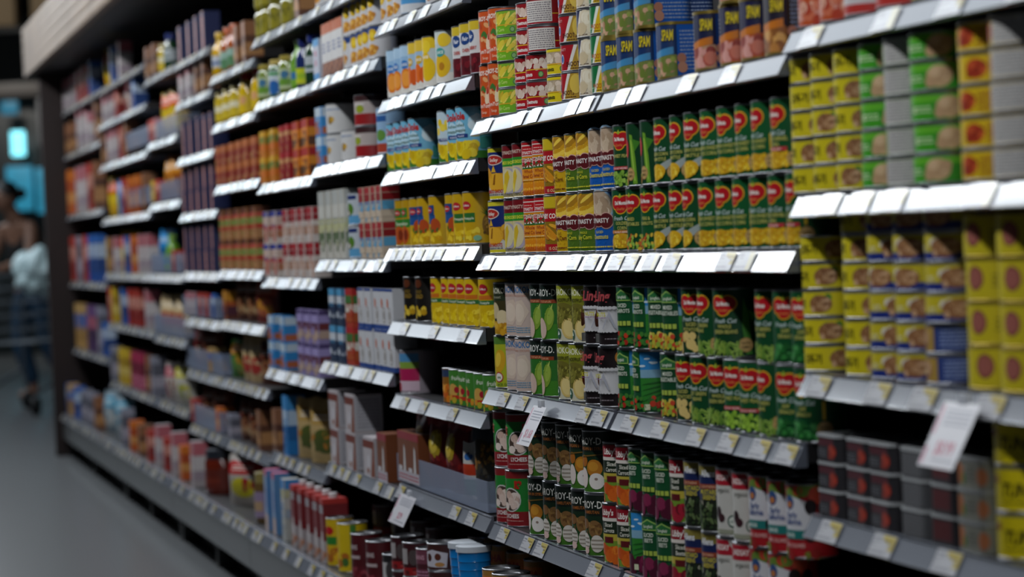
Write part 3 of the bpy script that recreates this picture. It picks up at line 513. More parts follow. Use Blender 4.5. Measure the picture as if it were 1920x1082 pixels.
def dole(A):
    A.B(8, (-5, 5.6, 5, 9.6), (1, 1.8), ['#cfe0e6', '#b5d4e3'], .7); A.R(-12, .3, 12, 2.0, '#3a7a2c'); A.P([(5, 11), (8.4, 6.5), (10, 11)], '#2a6a30')
    A.T('Dole', 0, 8.8, 2.3, '#b8251c', .04, 0, .8); A.T('crushed', 0, 7.3, 1.0, '#4a6a54', .006); A.T('pineapple', 0, 6.2, 1.0, '#4a6a54', .006); A.R(-1.4, 4.9, 2.4, 5.7, '#1c3a7d'); A.T('IN JUICE', .5, 5.05, .55, '#e8e8ee'); A.B(14, (-4, 1.0, 4, 4.2), (.7, 1.2), ['#dcbc12', '#e6cc2a', '#c9a60e'], 1.2); A.R(5, 2.4, 8.6, 5.0, '#3f8f84')
can('dole', 'pineapple_can', 'light blue crushed pineapple can', 3.85, 11.7, '#6fb2d0', dole, jit=8)
def flower(A): dole(A); A.R(-12, 5.5, 12, 11.3, '#b9cad4'); A.B(8, (-1.5, 7, 2, 9.5), (.6, .9), ['#dcbc12', '#e6cc4a'])
can('dole_fl', 'pineapple_can', 'pale pineapple can with yellow flower', 3.85, 11.7, '#b9cad4', flower)
def trop(band, pic):
    def art(A): pic(A); A.R(-2.6, 7.0, 1.2, 9.2, band); A.E(-.7, 8.1, 1.3, .7, '#b3202a'); A.T('Del Monte', -.7, 7.9, .6, '#f0ece0', .01, 0, .7); A.R(6, 1, 11, 10, '#b89c20')
    return art
can('papaya', 'papaya_can', 'yellow can with orange papaya', 3.8, 11.4, '#b58d12', trop('#2f7a2c', lambda A: (A.R(-12, 4.6, 12, 6.6, '#2f7a2c'), A.T('Papaya', -.2, 5.2, 1.0, '#dfe0c8'), A.E(-.4, 2.8, 2.0, 2.2, '#b5501a'), A.E(.3, 2.8, .8, 1.3, '#7a2c12'))))
can('mango', 'mango_can', 'yellow can of mango slices', 3.8, 11.4, '#c29a10', trop('#24447d', lambda A: (A.R(-2.6, 5.0, 1.4, 7.0, '#1f4f8a'), A.E(1.2, 4.6, 1.6, 1.6, '#b0481c'), A.B(10, (-2.4, .8, 2.6, 3.2), (.6, 1.1), ['#dcae14', '#e6c22e', '#c9940e'], .5), A.B(4, (-1.5, 3, 2.5, 4), (.4, .7), ['#2f6a2c'], .4))))
def pine(A):
    A.R(-1.6, 4.8, 1.8, 6.8, '#2c6a2c'); A.T('Pineapple', .0, 5.4, .8, '#e3e4cc'); A.E(-.6, 8.4, 1.5, .9, '#b3202a'); A.T('Del Monte', -.6, 8.2, .7, '#f0ece0', .01, 0, .7); A.B(12, (-2.6, .8, 2.4, 3.6), (.6, 1.1), ['#dcb81a', '#e8cc3a', '#c9a010'], .6)
    A.E(4.6, 4.2, 1.3, 2.3, '#7d5a1c'); A.B(24, (3.7, 2.4, 5.5, 6), (.2, .35), ['#94702a', '#5f4414', '#a8823a'])
    for i in range(9):
        a = math.radians(20+i*17); A.P([(4.4, 6.1), (4.8, 6.1), (4.6+2.0*math.cos(a), 6.4+2.2*math.sin(a))], ['#2f5a24', '#3f6f2c', '#234a1c'][i % 3])
    A.E(2.2, 1.4, .9, .6, '#7fb08a')
can('pine', 'pineapple_can', 'yellow can with whole pineapple', 3.85, 11.4, '#c39b0e', pine, rot=24, jit=6)
can('pine_chunk', 'pineapple_can', 'bright yellow pineapple chunk can', 3.7, 10.6, '#d0ac0c', lambda A: (A.E(-.4, 8.2, 1.5, 1.1, '#b3202a'), A.T('Del Monte', -.4, 8.0, .7, '#f0ece0', .01, 0, .7), A.R(-2.4, 6.0, 2, 6.9, '#c46a1c'), A.R(-2.6, 4.9, 2.6, 5.8, '#2c6a34'), A.T('Pineapple', 0, 5.1, .75, '#e3e4cc'), A.B(16, (-3, .6, 3, 4.2), (.6, 1.0), ['#e3c414', '#eed43a', '#d0ac0e'], .7), A.E(4.2, 5.2, 1.0, 1.9, '#6a5a1c'), A.B(14, (3.6, 3.8, 4.8, 6.6), (.2, .3), ['#8a742a', '#4f4414']), A.P([(3.2, 9), (4.2, 6.8), (5.2, 9.2)], '#2f5a24')))
can('gold', 'fruit_can', 'black can with gold fruit', 3.7, 10.6, '#16120e', lambda A: (A.T('GOLD', 0, 5.6, 1.3, '#a8842c', .02, 0, .8), A.T('GOLD', 0, 6.8, 1.0, '#8a6c24', .02, 0, .8), A.B(8, (-1.8, 1.4, 1.8, 3.6), (.5, .9), ['#cfa81c', '#dcbc3a', '#b58c14'], .8), A.E(0, 9, 1.2, 1, '#5a2a14')))
can('pie', 'pie_filling_can', 'wide can with layered dessert', 4.9, 10.6, '#8a8088', lambda A: (A.R(-3.8, 7.6, 3.8, 9.8, '#4a86b5'), A.R(-3.8, 6.2, 3.8, 7.8, '#7d9a3c'), A.R(-3.8, 3.2, 3.8, 6.2, '#a81c50'), A.R(-3.8, .8, 3.8, 3.2, '#c9aebc'), A.B(20, (-6, .6, -3, 9), (.6, .9), ['#b57a4a', '#d0a078', '#8a4f2c'], .5, 0), A.B(10, (-6, .6, -2.4, 2.5), (.6, .8), ['#b5384a'])), rot=40)
def sm(art): return art
can('fr_orange', 'fruit_can', 'small orange fruit can', 3.4, 8.0, '#8a5a1c', lambda A: (A.B(14, (-3, .6, 3, 5), (.6, 1), ['#d0761c', '#c45a1a', '#e09a3a']), A.R(-3, 6, 3, 7.6, '#2a3a5a')))
can('fr_green', 'fruit_can', 'small green fruit cocktail can', 3.4, 8.0, '#3f7a2c', lambda A: (A.T('fruit', .2, 5.6, 1.4, '#dfe0d0', .01, .2), A.E(-.6, 3.2, 1.5, 1.6, '#c99a4a'), A.E(.6, 3.4, .7, .7, '#a01c28'), A.R(-1, 1.4, 2.4, 2.2, '#b5301c'), A.B(5, (-3, .6, 3, 2), (.5, .8), ['#d0882a', '#b5a02c'])), jit=22)
# smaller, softer goods further down the aisle
def evap(A): A.R(-12, 6.5, 12, 8, '#24407a'); A.E(0, 6.0, 1.6, 1.5, '#d0a81c'); A.E(0, 6.0, .9, .8, '#e3c43a'); A.E(-.2, 2.4, 1.8, 1.4, '#c98f34'); A.B(6, (-1.6, 1.4, 1.4, 3.2), (.5, .7), ['#dcae5a', '#b5762a']); A.R(5, .6, 10, 7.4, '#b9bccb')
can('evap', 'milk_can', 'white milk can with yellow flower', 3.6, 8.3, '#c4c3c6', evap, jit=30)
can('evap_blue', 'milk_can', 'blue and white milk can', 4.4, 8.3, '#4a90c4', lambda A: (A.R(-14, .4, 14, 2.4, '#c9ccd0'), A.E(-2, 5, 1.6, 1.4, '#d0c01c')))
boxy('ocap', 'milk_carton', 'tall white carton with orange cap', 7, 7, 14, '#c9c6c4', lambda A: (A.R(-3.5, 11.2, 3.5, 14, '#b5561c'), A.R(-3.5, 0, 3.5, 3.6, '#6a3a24'), A.B(6, (-3, .5, 3, 3.6), (.6, .9), ['#8a4f30', '#a86a44']), A.fine(-2, 6, 2, 9, 3, '#4a5a94')), cat='carton',
     extra=[('cap', mesh_of(lathe(bmesh.new(), [(.016, .14), (.016, .152), (.013, .154), (0, .154)]), 'cap', mat('cap_orange', '#b5561c', rough=.4)))])
KIND['ocap']['h'] = .154
boxy('milk_box', 'milk_carton', 'blue topped carton with pink dots', 8, 6, 11, '#b9bcc8', lambda A: (A.R(-4, 9, 4, 11, '#4a94c9'), A.R(-4, 0, 4, 1.6, '#3f8ac4'), A.E(0, 7, 1, 1, '#b5486a'), A.E(0, 4.4, 1, 1, '#b5486a')), cat='carton')
JP = [(0, 0), (3.3, 0), (3.6, .5), (3.6, 8.2), (3.1, 9.4), (2.8, 9.8), (2.8, 10.6)]
jar('jar_green', 'pickle_jar', 'green pickle jar with gold lid', JP, 3.6, 1.5, 7.5, '#a9b58a', lambda A: (A.R(-3, 1, 3, 3, '#5f8a2c'), A.E(0, 4.2, 1.6, 1.2, '#3a6a8a')), '#6a7a2c', (3.2, 9.8, 11.4), '#9a8a3c')
jar('jar_blue', 'sauce_jar', 'jar with blue and white label', JP, 3.6, 1, 8, '#b5c0c8', lambda A: (A.E(.5, 2, 2.4, 2.2, '#1f5a9c'), A.R(-3, 5.6, 3, 6.6, '#3f8a4a')), '#4a6a3c', (3.2, 9.8, 11.4), '#b5a05a')
BP = [(0, 0), (2.9, 0), (3.1, .5), (3.1, 8), (2.5, 10), (1.5, 11.5), (1.4, 13)]
jar('bot_green', 'dressing_bottle', 'slim light green bottle', BP, 3.1, 1, 7.5, '#6a9a2c', lambda A: A.R(-2, 2, 2, 4, '#2c6a9a'), '#5f8f24', (1.7, 13, 14.6), '#6f9a34', 'bottle')
jar('bot_blue', 'dressing_bottle', 'yellow bottle with navy cap', BP, 3.1, 1, 5.5, '#b5bd1c', lambda A: A.R(-2, 1.5, 2, 3, '#8fae24'), '#1c2a5a', (2.2, 11.5, 14), '#141f5a', 'bottle')
jar('bot_dark', 'dressing_bottle', 'dark green bottle with white label', BP, 3.1, 3.4, 7.8, '#a9b0b4', lambda A: A.R(-2, 1, 2, 2, '#3a5a4a'), '#1c3a24', (2.2, 11.5, 14), '#1a2a6a', 'bottle')
jar('bot_yellow', 'mustard_bottle', 'yellow squeeze bottle with white label', BP, 3.1, 3, 7, '#b5b9c0', lambda A: A.R(-2, 1, 2, 2, '#3f5a8a'), '#c49a12', (1.7, 13, 15), '#c49a12', 'bottle')
jar('bot_leaf', 'sauce_bottle', 'green and orange sauce bottle', BP, 3.1, 1, 7, '#4f7a54', lambda A: A.R(-4, 3.5, 4, 6, '#8aa89a'), '#9a4a1c', (1.7, 13, 15), '#b5521c', 'bottle')
jar('bot_redcap', 'mustard_bottle', 'yellow bottle with red cap', BP, 3.1, 1, 7, '#cfae14', lambda A: A.E(0, 4, 1.4, 1.4, '#d09a6a'), '#c9a512', (2.2, 11.5, 14.5), '#8c141c', 'bottle')
jar('jar_yellow', 'mustard_jar', 'short yellow mustard jar', JP, 3.6, 1, 7.5, '#c2a824', lambda A: A.R(-2.5, 3, 2.5, 5, '#d8d0b0'), '#b59a1c', (3.2, 9.8, 11.2), '#c4b88a')
jar('jar_olive', 'olive_jar', 'squat olive jar', [(0, 0), (4, 0), (4.3, .5), (4.3, 7), (3.6, 8)], 4.3, .6, 6.6, '#7d7414', lambda A: A.B(20, (-6, .5, 6, 5.5), (.5, .9), ['#6a6410', '#8f861c', '#5a540e']), '#6a6414', (3.8, 7.6, 8.8), '#6a641c')
jar('jar_red', 'sauce_jar', 'big red sauce jar', [(0, 0), (6, 0), (6.4, .6), (6.4, 11.5), (5.6, 13)], 6.4, 2, 9, '#5a1c10', lambda A: A.R(-6, 2, 6, 4, '#6a2414'), '#5f1e10', (6, 12.5, 15.8), '#23262f')
jar('tub_blue', 'plastic_tub', 'blue ribbed tub with white lid', [(a*.66, b) for a, b in [(0, 0), (4.6, 0), (4.8, .4), (4.85, 1.6), (5.05, 1.7), (4.95, 2), (5, 3.4), (5.25, 3.5), (5.1, 3.8), (5.2, 5.2), (5.4, 5.3), (5.25, 5.6), (5.35, 7), (5.55, 7.1), (5.4, 7.4), (5.5, 9.2)]], 3.16, .5, 1.2, '#1672b8', lambda A: None, '#1576bd', (3.9, 9.0, 10.4), '#c4cad2', 'tub')
KIND['tub_blue']['hw'] = .0395; KIND['tub_blue']['d'] = .079
def bx(key, name, desc, w, d, h, base, cols, seed=1, cat='box', txt=None):
    def art(A):
        R_ = random.Random(seed); n = len(cols); y = h
        for i, c in enumerate(cols):
            hh = h*R_.uniform(.5, 1.1)/n; A.R(-w/2+.15, max(.1, y-hh), w/2-.15, y-.1, c); A.R(w/2+.2, max(.1, y-hh), w/2+d-.2, y-.15, c); y -= hh
        A.B(9, (-w*.4, h*.08, w*.45, h*.5), (w*.07, w*.16), cols[-2:]+[base], .8, None, seed)
        if txt: A.T(txt, 0, h*.7, w*.22, '#e8e2da', .02, 0, .8)
        A.fine(-w*.35, h*.5, w*.35, h*.62, 2, cols[0])
    boxy(key, name, desc, w, d, h, base, art, cat=cat)
def bag(key, desc, w, d, h, base, cols, seed=1, name='snack_pouch'):
    def art(A):
        A.R(-w/2+.3, h*.62, w/2-.3, h*.86, cols[0]); A.E(0, h*.36, w*.34, h*.2, cols[1]); A.B(10, (-w*.36, h*.15, w*.36, h*.5), (w*.06, w*.13), cols, .7, None, seed); A.fine(-w*.3, h*.68, w*.3, h*.8, 2, '#d8d2c8')
    pouch(key, name, desc, w, d, h, base, art)
bx('b_browngold', 'cracker_box', 'reddish brown cracker box', 9, 5, 6.6, '#8a3f22', ['#b5642c', '#8c1c18', '#c08a54'], 2)
bx('b_yelorange', 'cracker_box', 'yellow and orange mix box', 8, 5, 8, '#c4741a', ['#d0a01c', '#6a7a2c', '#cf6a18'], 3)
bx('b_redtall', 'tea_box', 'narrow red and gold box', 6, 5, 8, '#94101c', ['#a8141c', '#c48f5a', '#8c0f18'], 4)
bx('b_orangered', 'cracker_box', 'orange box with red corner', 9, 5, 8, '#cf6f14', ['#a81c18', '#d9861a', '#5a3414'], 5)
bx('b_blue', 'powder_box', 'light blue powder box', 8, 6, 8, '#1f86c9', ['#b5c4d0', '#2a7fbd', '#a85a34'], 6)
can('w_tin', 'coconut_tin', 'wide white coconut tin', 4.8, 8.1, '#c6c5c4', lambda A: (A.E(-.4, 3.6, 1.0, 1.1, '#8a6a2c'), A.E(.4, 3.8, .7, .7, '#c49a3c'), A.fine(-3, 6, 3, 7, 1, '#8a9ab5')))
can('ch_tin', 'cherry_tin', 'red and white cherry tin', 4.4, 8.1, '#b5a8a4', lambda A: (A.R(-14, .4, 14, 3.2, '#94181c'), A.R(-14, 6.4, 14, 7.8, '#3a1c1e'), A.E(.2, 4.4, 1.4, 1.0, '#8f9a24'), A.fine(-2, 5.2, 2, 6, 1, '#d8d4d0')))
can('lb_can', 'fruit_can', 'light blue fruit can', 3.7, 11.5, '#8fb0d0', lambda A: (A.R(-12, .4, 12, 2.6, '#a8402c'), A.E(0, 4.6, 1.8, 1.4, '#5f8a3c'), A.R(-2, 8, 2, 9.4, '#2a5a9a')))
bx('b_noodle', 'noodle_box', 'beige and red noodle box', 8, 5, 10, '#a8764a', ['#5a2a18', '#b5483a', '#8a9a4a', '#b5241c'], 7)
bx('b_bluetop', 'rice_box', 'white box with royal blue top', 8, 5, 10, '#c9bcb4', ['#1a2c8c', '#c4a89c', '#b5302a', '#a8684a'], 8)
bx('b_redtop', 'rice_box', 'white box with red top', 8, 5, 10, '#cbbfba', ['#9c1420', '#8c1420', '#d0c4bc', '#b58a74'], 9)
bx('b_wcart', 'coconut_carton', 'tall white coconut carton', 7, 6, 18.5, '#c0bcb2', ['#aeb0ac', '#c4c2ba', '#b5b48a', '#5a6a4a'], 10, 'carton')
can('coco', 'coconut_can', 'white and blue coconut can', 4.7, 8.6, '#b5bcc4', lambda A: (A.R(-15, .4, 15, 2.6, '#5a9ac4'), A.E(-.2, 4.2, 1.6, 1.6, '#4f7a24'), A.E(-1.0, 3.2, .9, .9, '#5a3420'), A.E(-1, 3.2, .6, .6, '#d8d4cc'), A.R(-2, 6.8, 2.4, 7.8, '#1c2f6a')))
bx('b_rw', 'pudding_box', 'small red white and blue box', 5.4, 5, 9, '#c2b09c', ['#a01c24', '#8c141c', '#5aa4cc', '#cbb9a4'], 11)
bx('b_bw', 'coconut_carton', 'dark blue carton with white splash', 8, 6, 10, '#2a3a54', ['#4a94c0', '#c4c8d0', '#1c2a4a', '#b9c0cc'], 12, 'carton')
bx('b_rcoco', 'coconut_carton', 'red carton with half coconut', 8, 6, 10, '#a8341c', ['#a81c20', '#3a6a2c', '#cfc8bc', '#a84a1c'], 13, 'carton')
boxy('b_wmilk', 'coconut_carton', 'white carton with navy foot', 8, 6, 10.2, '#c4c4c8', lambda A: (A.R(-4, 0, 4, 1.2, '#1c3f84'), A.R(4, 0, 10, 1.2, '#1c3f84'), A.R(-4, 9.5, 4, 10.2, '#1c3f84'), A.E(.4, 3.6, 1.8, 2.0, '#8a8480'), A.E(.4, 3.6, 1.5, 1.7, '#c9c6c6'), A.E(.4, 3.6, .9, 1.1, '#8f8a88'), A.E(-1.4, 6.6, .8, 1.2, '#c4571c')), cat='carton')
bx('b_lilac', 'cocoa_box', 'lilac cocoa box', 9, 6, 9.4, '#8c7fae', ['#4a3a6a', '#9a8cc0', '#6a2a2c', '#b59a8a'], 14)
bx('b_yelbrown', 'cocoa_box', 'brown box with yellow top', 8, 6, 10, '#5a2a18', ['#c4841c', '#a8501c', '#4a1c2c'], 15)
bag('p_brown', 'brown biscuit pouch', 12, 6, 14, '#4a2214', ['#6a2f1a', '#a8744a', '#c4a478'], 2)
bag('p_beige', 'beige grain pouch', 14, 6, 18, '#b59a68', ['#a8884c', '#4f5a24', '#b5762a'], 3)
bag('p_redsq', 'red pouch with orange square', 12, 6, 14, '#7a241c', ['#b5523c', '#cf8a2c', '#c46a4a'], 4)
bag('p_cream', 'cream paper pouch with red foot', 10, 6, 15, '#c0a478', ['#cdb48a', '#b5342c', '#c9b084'], 5)
bag('p_green', 'green and orange pouch', 12, 6, 13, '#3a6a2c', ['#c4801c', '#5f8a3c', '#a86a3a'], 6)
bx('b_bluetall', 'cereal_carton', 'tall blue carton', 7, 6, 18, '#1f6fae', ['#3a86c0', '#a8bcd0', '#1a5a94'], 16, 'carton')
boxy('b_whitebrown', 'cookie_box', 'white and brown cookie box', 12, 8, 10, '#b3abae', lambda A: (A.R(-6, 7.2, 6, 9.2, '#6f2c1c'), A.P([(2, 0), (6, 0), (6, 8), (4.6, 8), (3.6, 4)], '#7a3a1c'), A.E(0, 3, 2, 2.6, '#c4bfc4'), A.E(-.4, 1.4, 1.2, .8, '#8a4a2a'), A.R(6.2, .4, 13.6, 9.6, '#a9a7ad'), A.fine(7, 1, 13, 9, 9, '#7d7a82')))
boxy('b_brownfig', 'cocoa_box', 'brown box with white figure', 11, 6, 12, '#6f3a1c', lambda A: (A.R(-5.5, 0, 5.5, 2.6, '#b0a8b0'), A.fine(-5, .4, 5, 2, 2, '#a83a4a'), A.R(-5.5, 10.2, 5.5, 12, '#8a2c34'), A.P([(.5, 2.6), (3, 2.6), (2.6, 8), (1.4, 9)], '#c0bcbc'), A.R(-4.5, 2.6, -1, 3.6, '#c4c0c4')))
for key, nm, ds, base, cols in (
    ('g_navy', 'tea_box', 'navy box with pink strip', '#1e264e', ['#b5766a', '#20254a', '#a86a64']), ('g_red', 'snack_box', 'red snack box', '#94251c', ['#b5382a', '#c98a7a', '#7d1c18']),
    ('g_orange', 'snack_box', 'orange snack box', '#b5521a', ['#cf701c', '#a8441a', '#c98a4a']), ('g_white', 'snack_box', 'white and pink snack box', '#a49a9c', ['#b5606a', '#c4bcbc', '#9a8a94']),
    ('g_grey', 'snack_box', 'grey snack box', '#6a6a78', ['#8a8a98', '#54545f', '#9a94a0']), ('g_brown', 'snack_box', 'brown snack box', '#6a4430', ['#8a5a3a', '#54301f', '#a8784a']),
    ('g_yellow', 'snack_box', 'yellow snack box', '#b5941a', ['#cfae24', '#9a7a14', '#c9b05a']), ('g_pink', 'snack_box', 'magenta snack box', '#8c1f3f', ['#a82a50', '#6a1830', '#b5607a']),
    ('g_blue', 'snack_box', 'blue snack box', '#1f4a94', ['#2a62b0', '#a9b8cc', '#183a74']), ('g_tan', 'snack_box', 'tan snack box', '#a8824a', ['#b5935a', '#2f5aa0', '#94703c']), ('g_purple', 'snack_box', 'purple snack box', '#4a3058', ['#6a4a7a', '#a85a6a', '#3a2444'])):
    if key == 'g_navy': boxy(key, nm, ds, 7, 6, 13, base, lambda A: (A.R(-.9, 0, 1.7, 13, '#d08f7c'), A.B(8, (-.5, 1, 1.3, 12), (.3, .5), ['#e0a894', '#8a5058']), A.R(-3.4, 11.4, 3.4, 12.4, '#2a3058'), A.R(-3.4, 1, -1.2, 2.4, '#343a64')))
    else: bx(key, nm, ds, 7, 6, 13, base, cols, hash(key[2:4]) % 9 if False else len(ds))
    k = KIND[key]
def low(key, src, h):
    """a shorter version of a box kind"""
    s = KIND[src]; k = dict(s); f = h/100/s['h']
    def sq(me):
        m2 = me.copy()
        for v in m2.vertices: v.co.z *= f
        return m2
    k['root'] = sq(s['root']); k['parts'] = [(n, sq(m)) for n, m in s['parts']]; k['h'] = h/100; KIND[key] = k
for c in ('navy', 'red', 'orange', 'white', 'grey', 'brown', 'yellow', 'blue', 'purple', 'tan'): low('s_'+c, 'g_'+c, 8.4)
for c in ('red', 'blue', 'white', 'brown', 'tan', 'grey', 'orange', 'yellow', 'purple', 'pink'): low('t_'+c, 'g_'+c, 16.5); low('u_'+c, 'g_'+c, 24)
bag('p_yellow', 'yellow snack pouch', 13, 7, 19, '#b08c08', ['#cf4a14', '#dcc02a', '#d9a41c'], 7)
bag('p_orange', 'orange snack pouch', 12, 7, 17, '#a85c0c', ['#cf8a1c', '#94501a', '#dca43a'], 8)
bag('p_blue', 'bright blue snack pouch', 12, 7, 17, '#1272b0', ['#1f8ac9', '#0f5a90', '#5aaed4'], 9)
bag('p_red', 'dark red snack pouch', 12, 7, 14, '#7d1418', ['#a81c1c', '#c9b09a', '#94241c'], 10)
bag('p_white', 'white and pink pouch', 13, 7, 15, '#b5a8a4', ['#a82a4a', '#c9beb4', '#8a5a54'], 11)
bag('p_whyel', 'white pouch with yellow band', 13, 7, 16, '#b5b0a4', ['#c4bc1c', '#c9c4ba', '#94a02c'], 12)
bag('p_redwhite', 'red white and yellow rice bag', 17, 9, 17, '#a8a09a', ['#a8181c', '#c4b81c', '#8c2420'], 13, 'rice_bag')
bag('p_teal', 'grey and teal pouch', 13, 8, 20, '#7a8a94', ['#3a8aa8', '#b5b9b9', '#5a7a8a'], 14)
def candy(A):
    A.R(-8, 14.6, 8, 16.4, '#8f1a16'); A.E(-.6, 10.6, 3.4, 3.4, '#a88c1c'); A.E(-.9, 10.9, 2.5, 2.6, '#c2a83a'); A.E(-1.3, 11.4, .9, 1.1, '#dccc8a'); A.B(6, (-3, 8.8, 2, 12.6), (.3, .7), ['#3a2c0c', '#8a7418'], .3); A.B(14, (-6, 1, 6, 8), (.8, 1.6), ['#5a0f10', '#7d1a16'], .6)
pouch('candy', 'candy_bag', 'red bag with golden pouch', 13, 6.5, 16.8, '#641014', candy, turn=10)
pouch('cleargrain', 'grain_bag', 'clear bag of brown grain', 13, 6, 16.6, '#3a3428', lambda A: (A.R(-7, 13.6, 7, 16.2, '#3f464c'), A.B(60, (-5.6, 8, 5.6, 13), (.4, .9), ['#6a4a1c', '#8a5f24', '#4a3418', '#94702f'], .6), A.B(50, (-5.6, .8, 5.6, 8), (.4, .8), ['#3a3a38', '#4a4438', '#2a2a2c'], .6)))
pouch('sachet', 'seasoning_sachet', 'small white sachet standing upright', 5, 2.4, 13, '#b9b6b0', lambda A: (A.R(-2.2, 5.5, 2.2, 8, '#b5381c'), A.R(-2.2, 1, 2.2, 4.6, '#1c5a34'), A.E(0, 9.6, 1.5, .8, '#2c5a94')))
# bottom deck
def cut(txt, base2): return lambda A: (A.R(-12, .4, 12, 3.5, base2), A.T(txt, 0, 8, 1.6, '#cfc2c2', .02, 0, .7), A.B(16, (-4, .6, 4, 4), (.5, .8), ['#7d2430', '#5a141f', '#94404a']), A.R(-2.4, 5.6, 2.4, 6.4, '#b9a8a8'))
can('d_papaya', 'fruit_can', 'yellow can with red badge', 3.7, 13, '#c9a80f', lambda A: (A.R(-2.6, 5.8, 2.6, 8.0, '#2c7a2c'), A.E(0, 9.6, 1.8, 1.2, '#b3181c'), A.B(10, (-3, .8, 3, 5.2), (.9, 1.3), ['#cf8a14', '#a8601a', '#dcae1c'])))
can('d_mango', 'fruit_can', 'yellow can with green edge', 4.0, 13, '#d2b410', lambda A: (A.R(3.4, .4, 5, 12.6, '#3f7a2c'), A.B(8, (-3, .8, 2, 5.5), (.8, 1.2), ['#dcae1c', '#b0641a', '#3f6a2c'])))
can('d_bean', 'bean_can', 'maroon red bean can', 4.0, 12, '#4f0f16', cut('BEANS', '#6a1820'))
can('d_black', 'bean_can', 'white and black bean can', 4.0, 11, '#1f1c1e', lambda A: (A.R(-3, 2, 0, 9, '#b9b5b5'), A.E(1.5, 7, 2.2, 2.4, '#3f3a3a'), A.R(-12, .4, 12, 2.4, '#94181c')))
can('d_pink', 'dessert_can', 'pink and brown dessert can', 3.8, 8.1, '#6f3a4a', lambda A: (A.R(-12, 3.4, 12, 4.6, '#4a1c24'), A.T('BEANS', 0, 5.6, 1.4, '#c998a8', .02), A.fine(-3, .8, 3, 3.2, 3, '#b5809a')))
can('d_short', 'bean_can', 'short dark bean can', 3.9, 8.1, '#3a1016', lambda A: (A.R(-12, .4, 12, 2.2, '#94181c'), A.R(-2.6, 3, .4, 6.6, '#a39c9c'), A.E(2, 4.6, 1.4, 1.8, '#4f4444'), A.B(8, (-3, .6, 3, 2), (.3, .5), ['#a83a3a', '#5a1418'])))
can('d_cookie', 'dessert_can', 'brown can with cookies', 4.2, 6.2, '#3f1c1a', lambda A: (A.P([(-3, 1), (3.4, .8), (3.8, 4), (0, 4.8), (-3.4, 4)], '#c4bfc8'), A.E(-1.2, 3, .9, .9, '#4a2018'), A.E(1.4, 3.2, .8, .8, '#5a2a1c'), A.E(1.8, 1.5, 1.2, .5, '#b5824a')))
can('d_orange', 'curry_can', 'orange can with red lettering', 3.9, 9.2, '#9a7030', lambda A: (A.R(-2.8, 5.0, 2.8, 7.8, '#c4702a'), A.T('CHA', 0, 5.5, 2.2, '#a8281a', .04, 0, .9), A.T('OM', 0, 3.4, 1.6, '#a8421c', .04, 0, .9), A.fine(-3, .8, 3, 3.0, 3, '#4a3418')), rot=28, jit=6)
boxy('d_redcarton', 'milk_carton', 'red and white drink carton', 6, 7, 17.6, '#6f161c', lambda A: (A.R(-3, .1, 10, 6.2, '#a39a9c'), A.R(-3, 16.2, 10, 17.6, '#a82a26'), A.R(-2.8, 13.6, 2.8, 15.6, '#b5b0b5'), A.fine(-2.4, 13.8, 2.4, 15.4, 2, '#3a3034'), A.E(.4, 5.6, 1.5, 3.2, '#bdb3b3'), A.B(6, (-2.6, .5, 2.6, 3.4), (.7, 1.1), ['#94583a', '#a86a44', '#7d3a2a'])), cat='carton', top='#a82a26',
     extra=[('cap', mesh_of(lathe(bmesh.new(), [(.012, .176), (.012, .188), (.01, .19), (0, .19)]), 'cap', mat('cap_white', '#c4c2c4', rough=.4)))])
boxy('d_bluecarton', 'milk_carton', 'blue drink carton with pink top', 6, 7, 18.5, '#4f7cab', lambda A: (A.R(-3, 16.6, 3, 18.5, '#b5607f'), A.R(-3, 7, 3, 13, '#2a5494'), A.R(-3, 0, 3, 5, '#b9a29a'), A.R(-1, 5, 1.4, 17, '#a9b4c8')), cat='carton', top='#b5607f')
bx('d_whitebottle', 'drink_carton', 'pale carton with blue cap band', 6, 7, 18, '#a9a9a4', ['#3a84c4', '#b5b08a', '#b9b5b0', '#94a0b0'], 4, 'carton')
jar('d_jar', 'honey_jar', 'lilac jar with gold lid', [(0, 0), (4, 0), (4.2, .5), (4.2, 12), (3.6, 13)], 4.2, 2, 10, '#8a7894', lambda A: A.R(-3, 2, 3, 5, '#a88a6a'), '#5a4424', (3.9, 12.6, 16), '#8a7a44')
# ------------------------------------------------------------------ shelves
LV = {'A1': .238, 'A2': .006, 'A3': -.246, 'A4': -.447, 'A5': -.69, 'B1': .210, 'B2': -.071, 'B3': -.350, 'B4': -.632, 'D0': .491, 'D1': .308, 'D2': .132, 'D3': -.05, 'D4': -.227, 'D5': -.405, 'D6': -.624,
      'E0': .61, 'E1': .416, 'E2': .18, 'E3': -.076, 'E4': -.356, 'E5': -.637, 'F0': .609, 'F1': .413, 'F2': .16, 'F3': -.128, 'F4': -.409, 'F5': -.669, 'G0': .556, 'G1': .391, 'G2': .182, 'G3': -.106, 'G4': -.28, 'G5': -.48, 'G6': -.69,
      'H0': .668, 'H1': .52, 'H2': .312, 'H3': .104, 'H4': -.115, 'H5': -.286, 'H6': -.482, 'H7': -.69, 'I0': .671, 'I1': .409, 'I2': .161, 'I3': -.125, 'I4': -.375, 'I5': -.644,
      'J0': .745, 'J1': .582, 'J2': .387, 'J3': .134, 'J4': -.125, 'J5': -.362, 'J6': -.644, 'K0': .75, 'K1': .511, 'K2': .186, 'K3': -.176, 'K4': -.538}
SPAN = {'A': (-1, 0), 'B': (0, 1), 'C': (1, 2), 'D': (2, 3), 'E': (3, 4), 'F': (4, 5), 'G': (5, 6), 'H': (6, 7), 'I': (7, 8), 'J': (8, 10), 'K': (10, 12)}
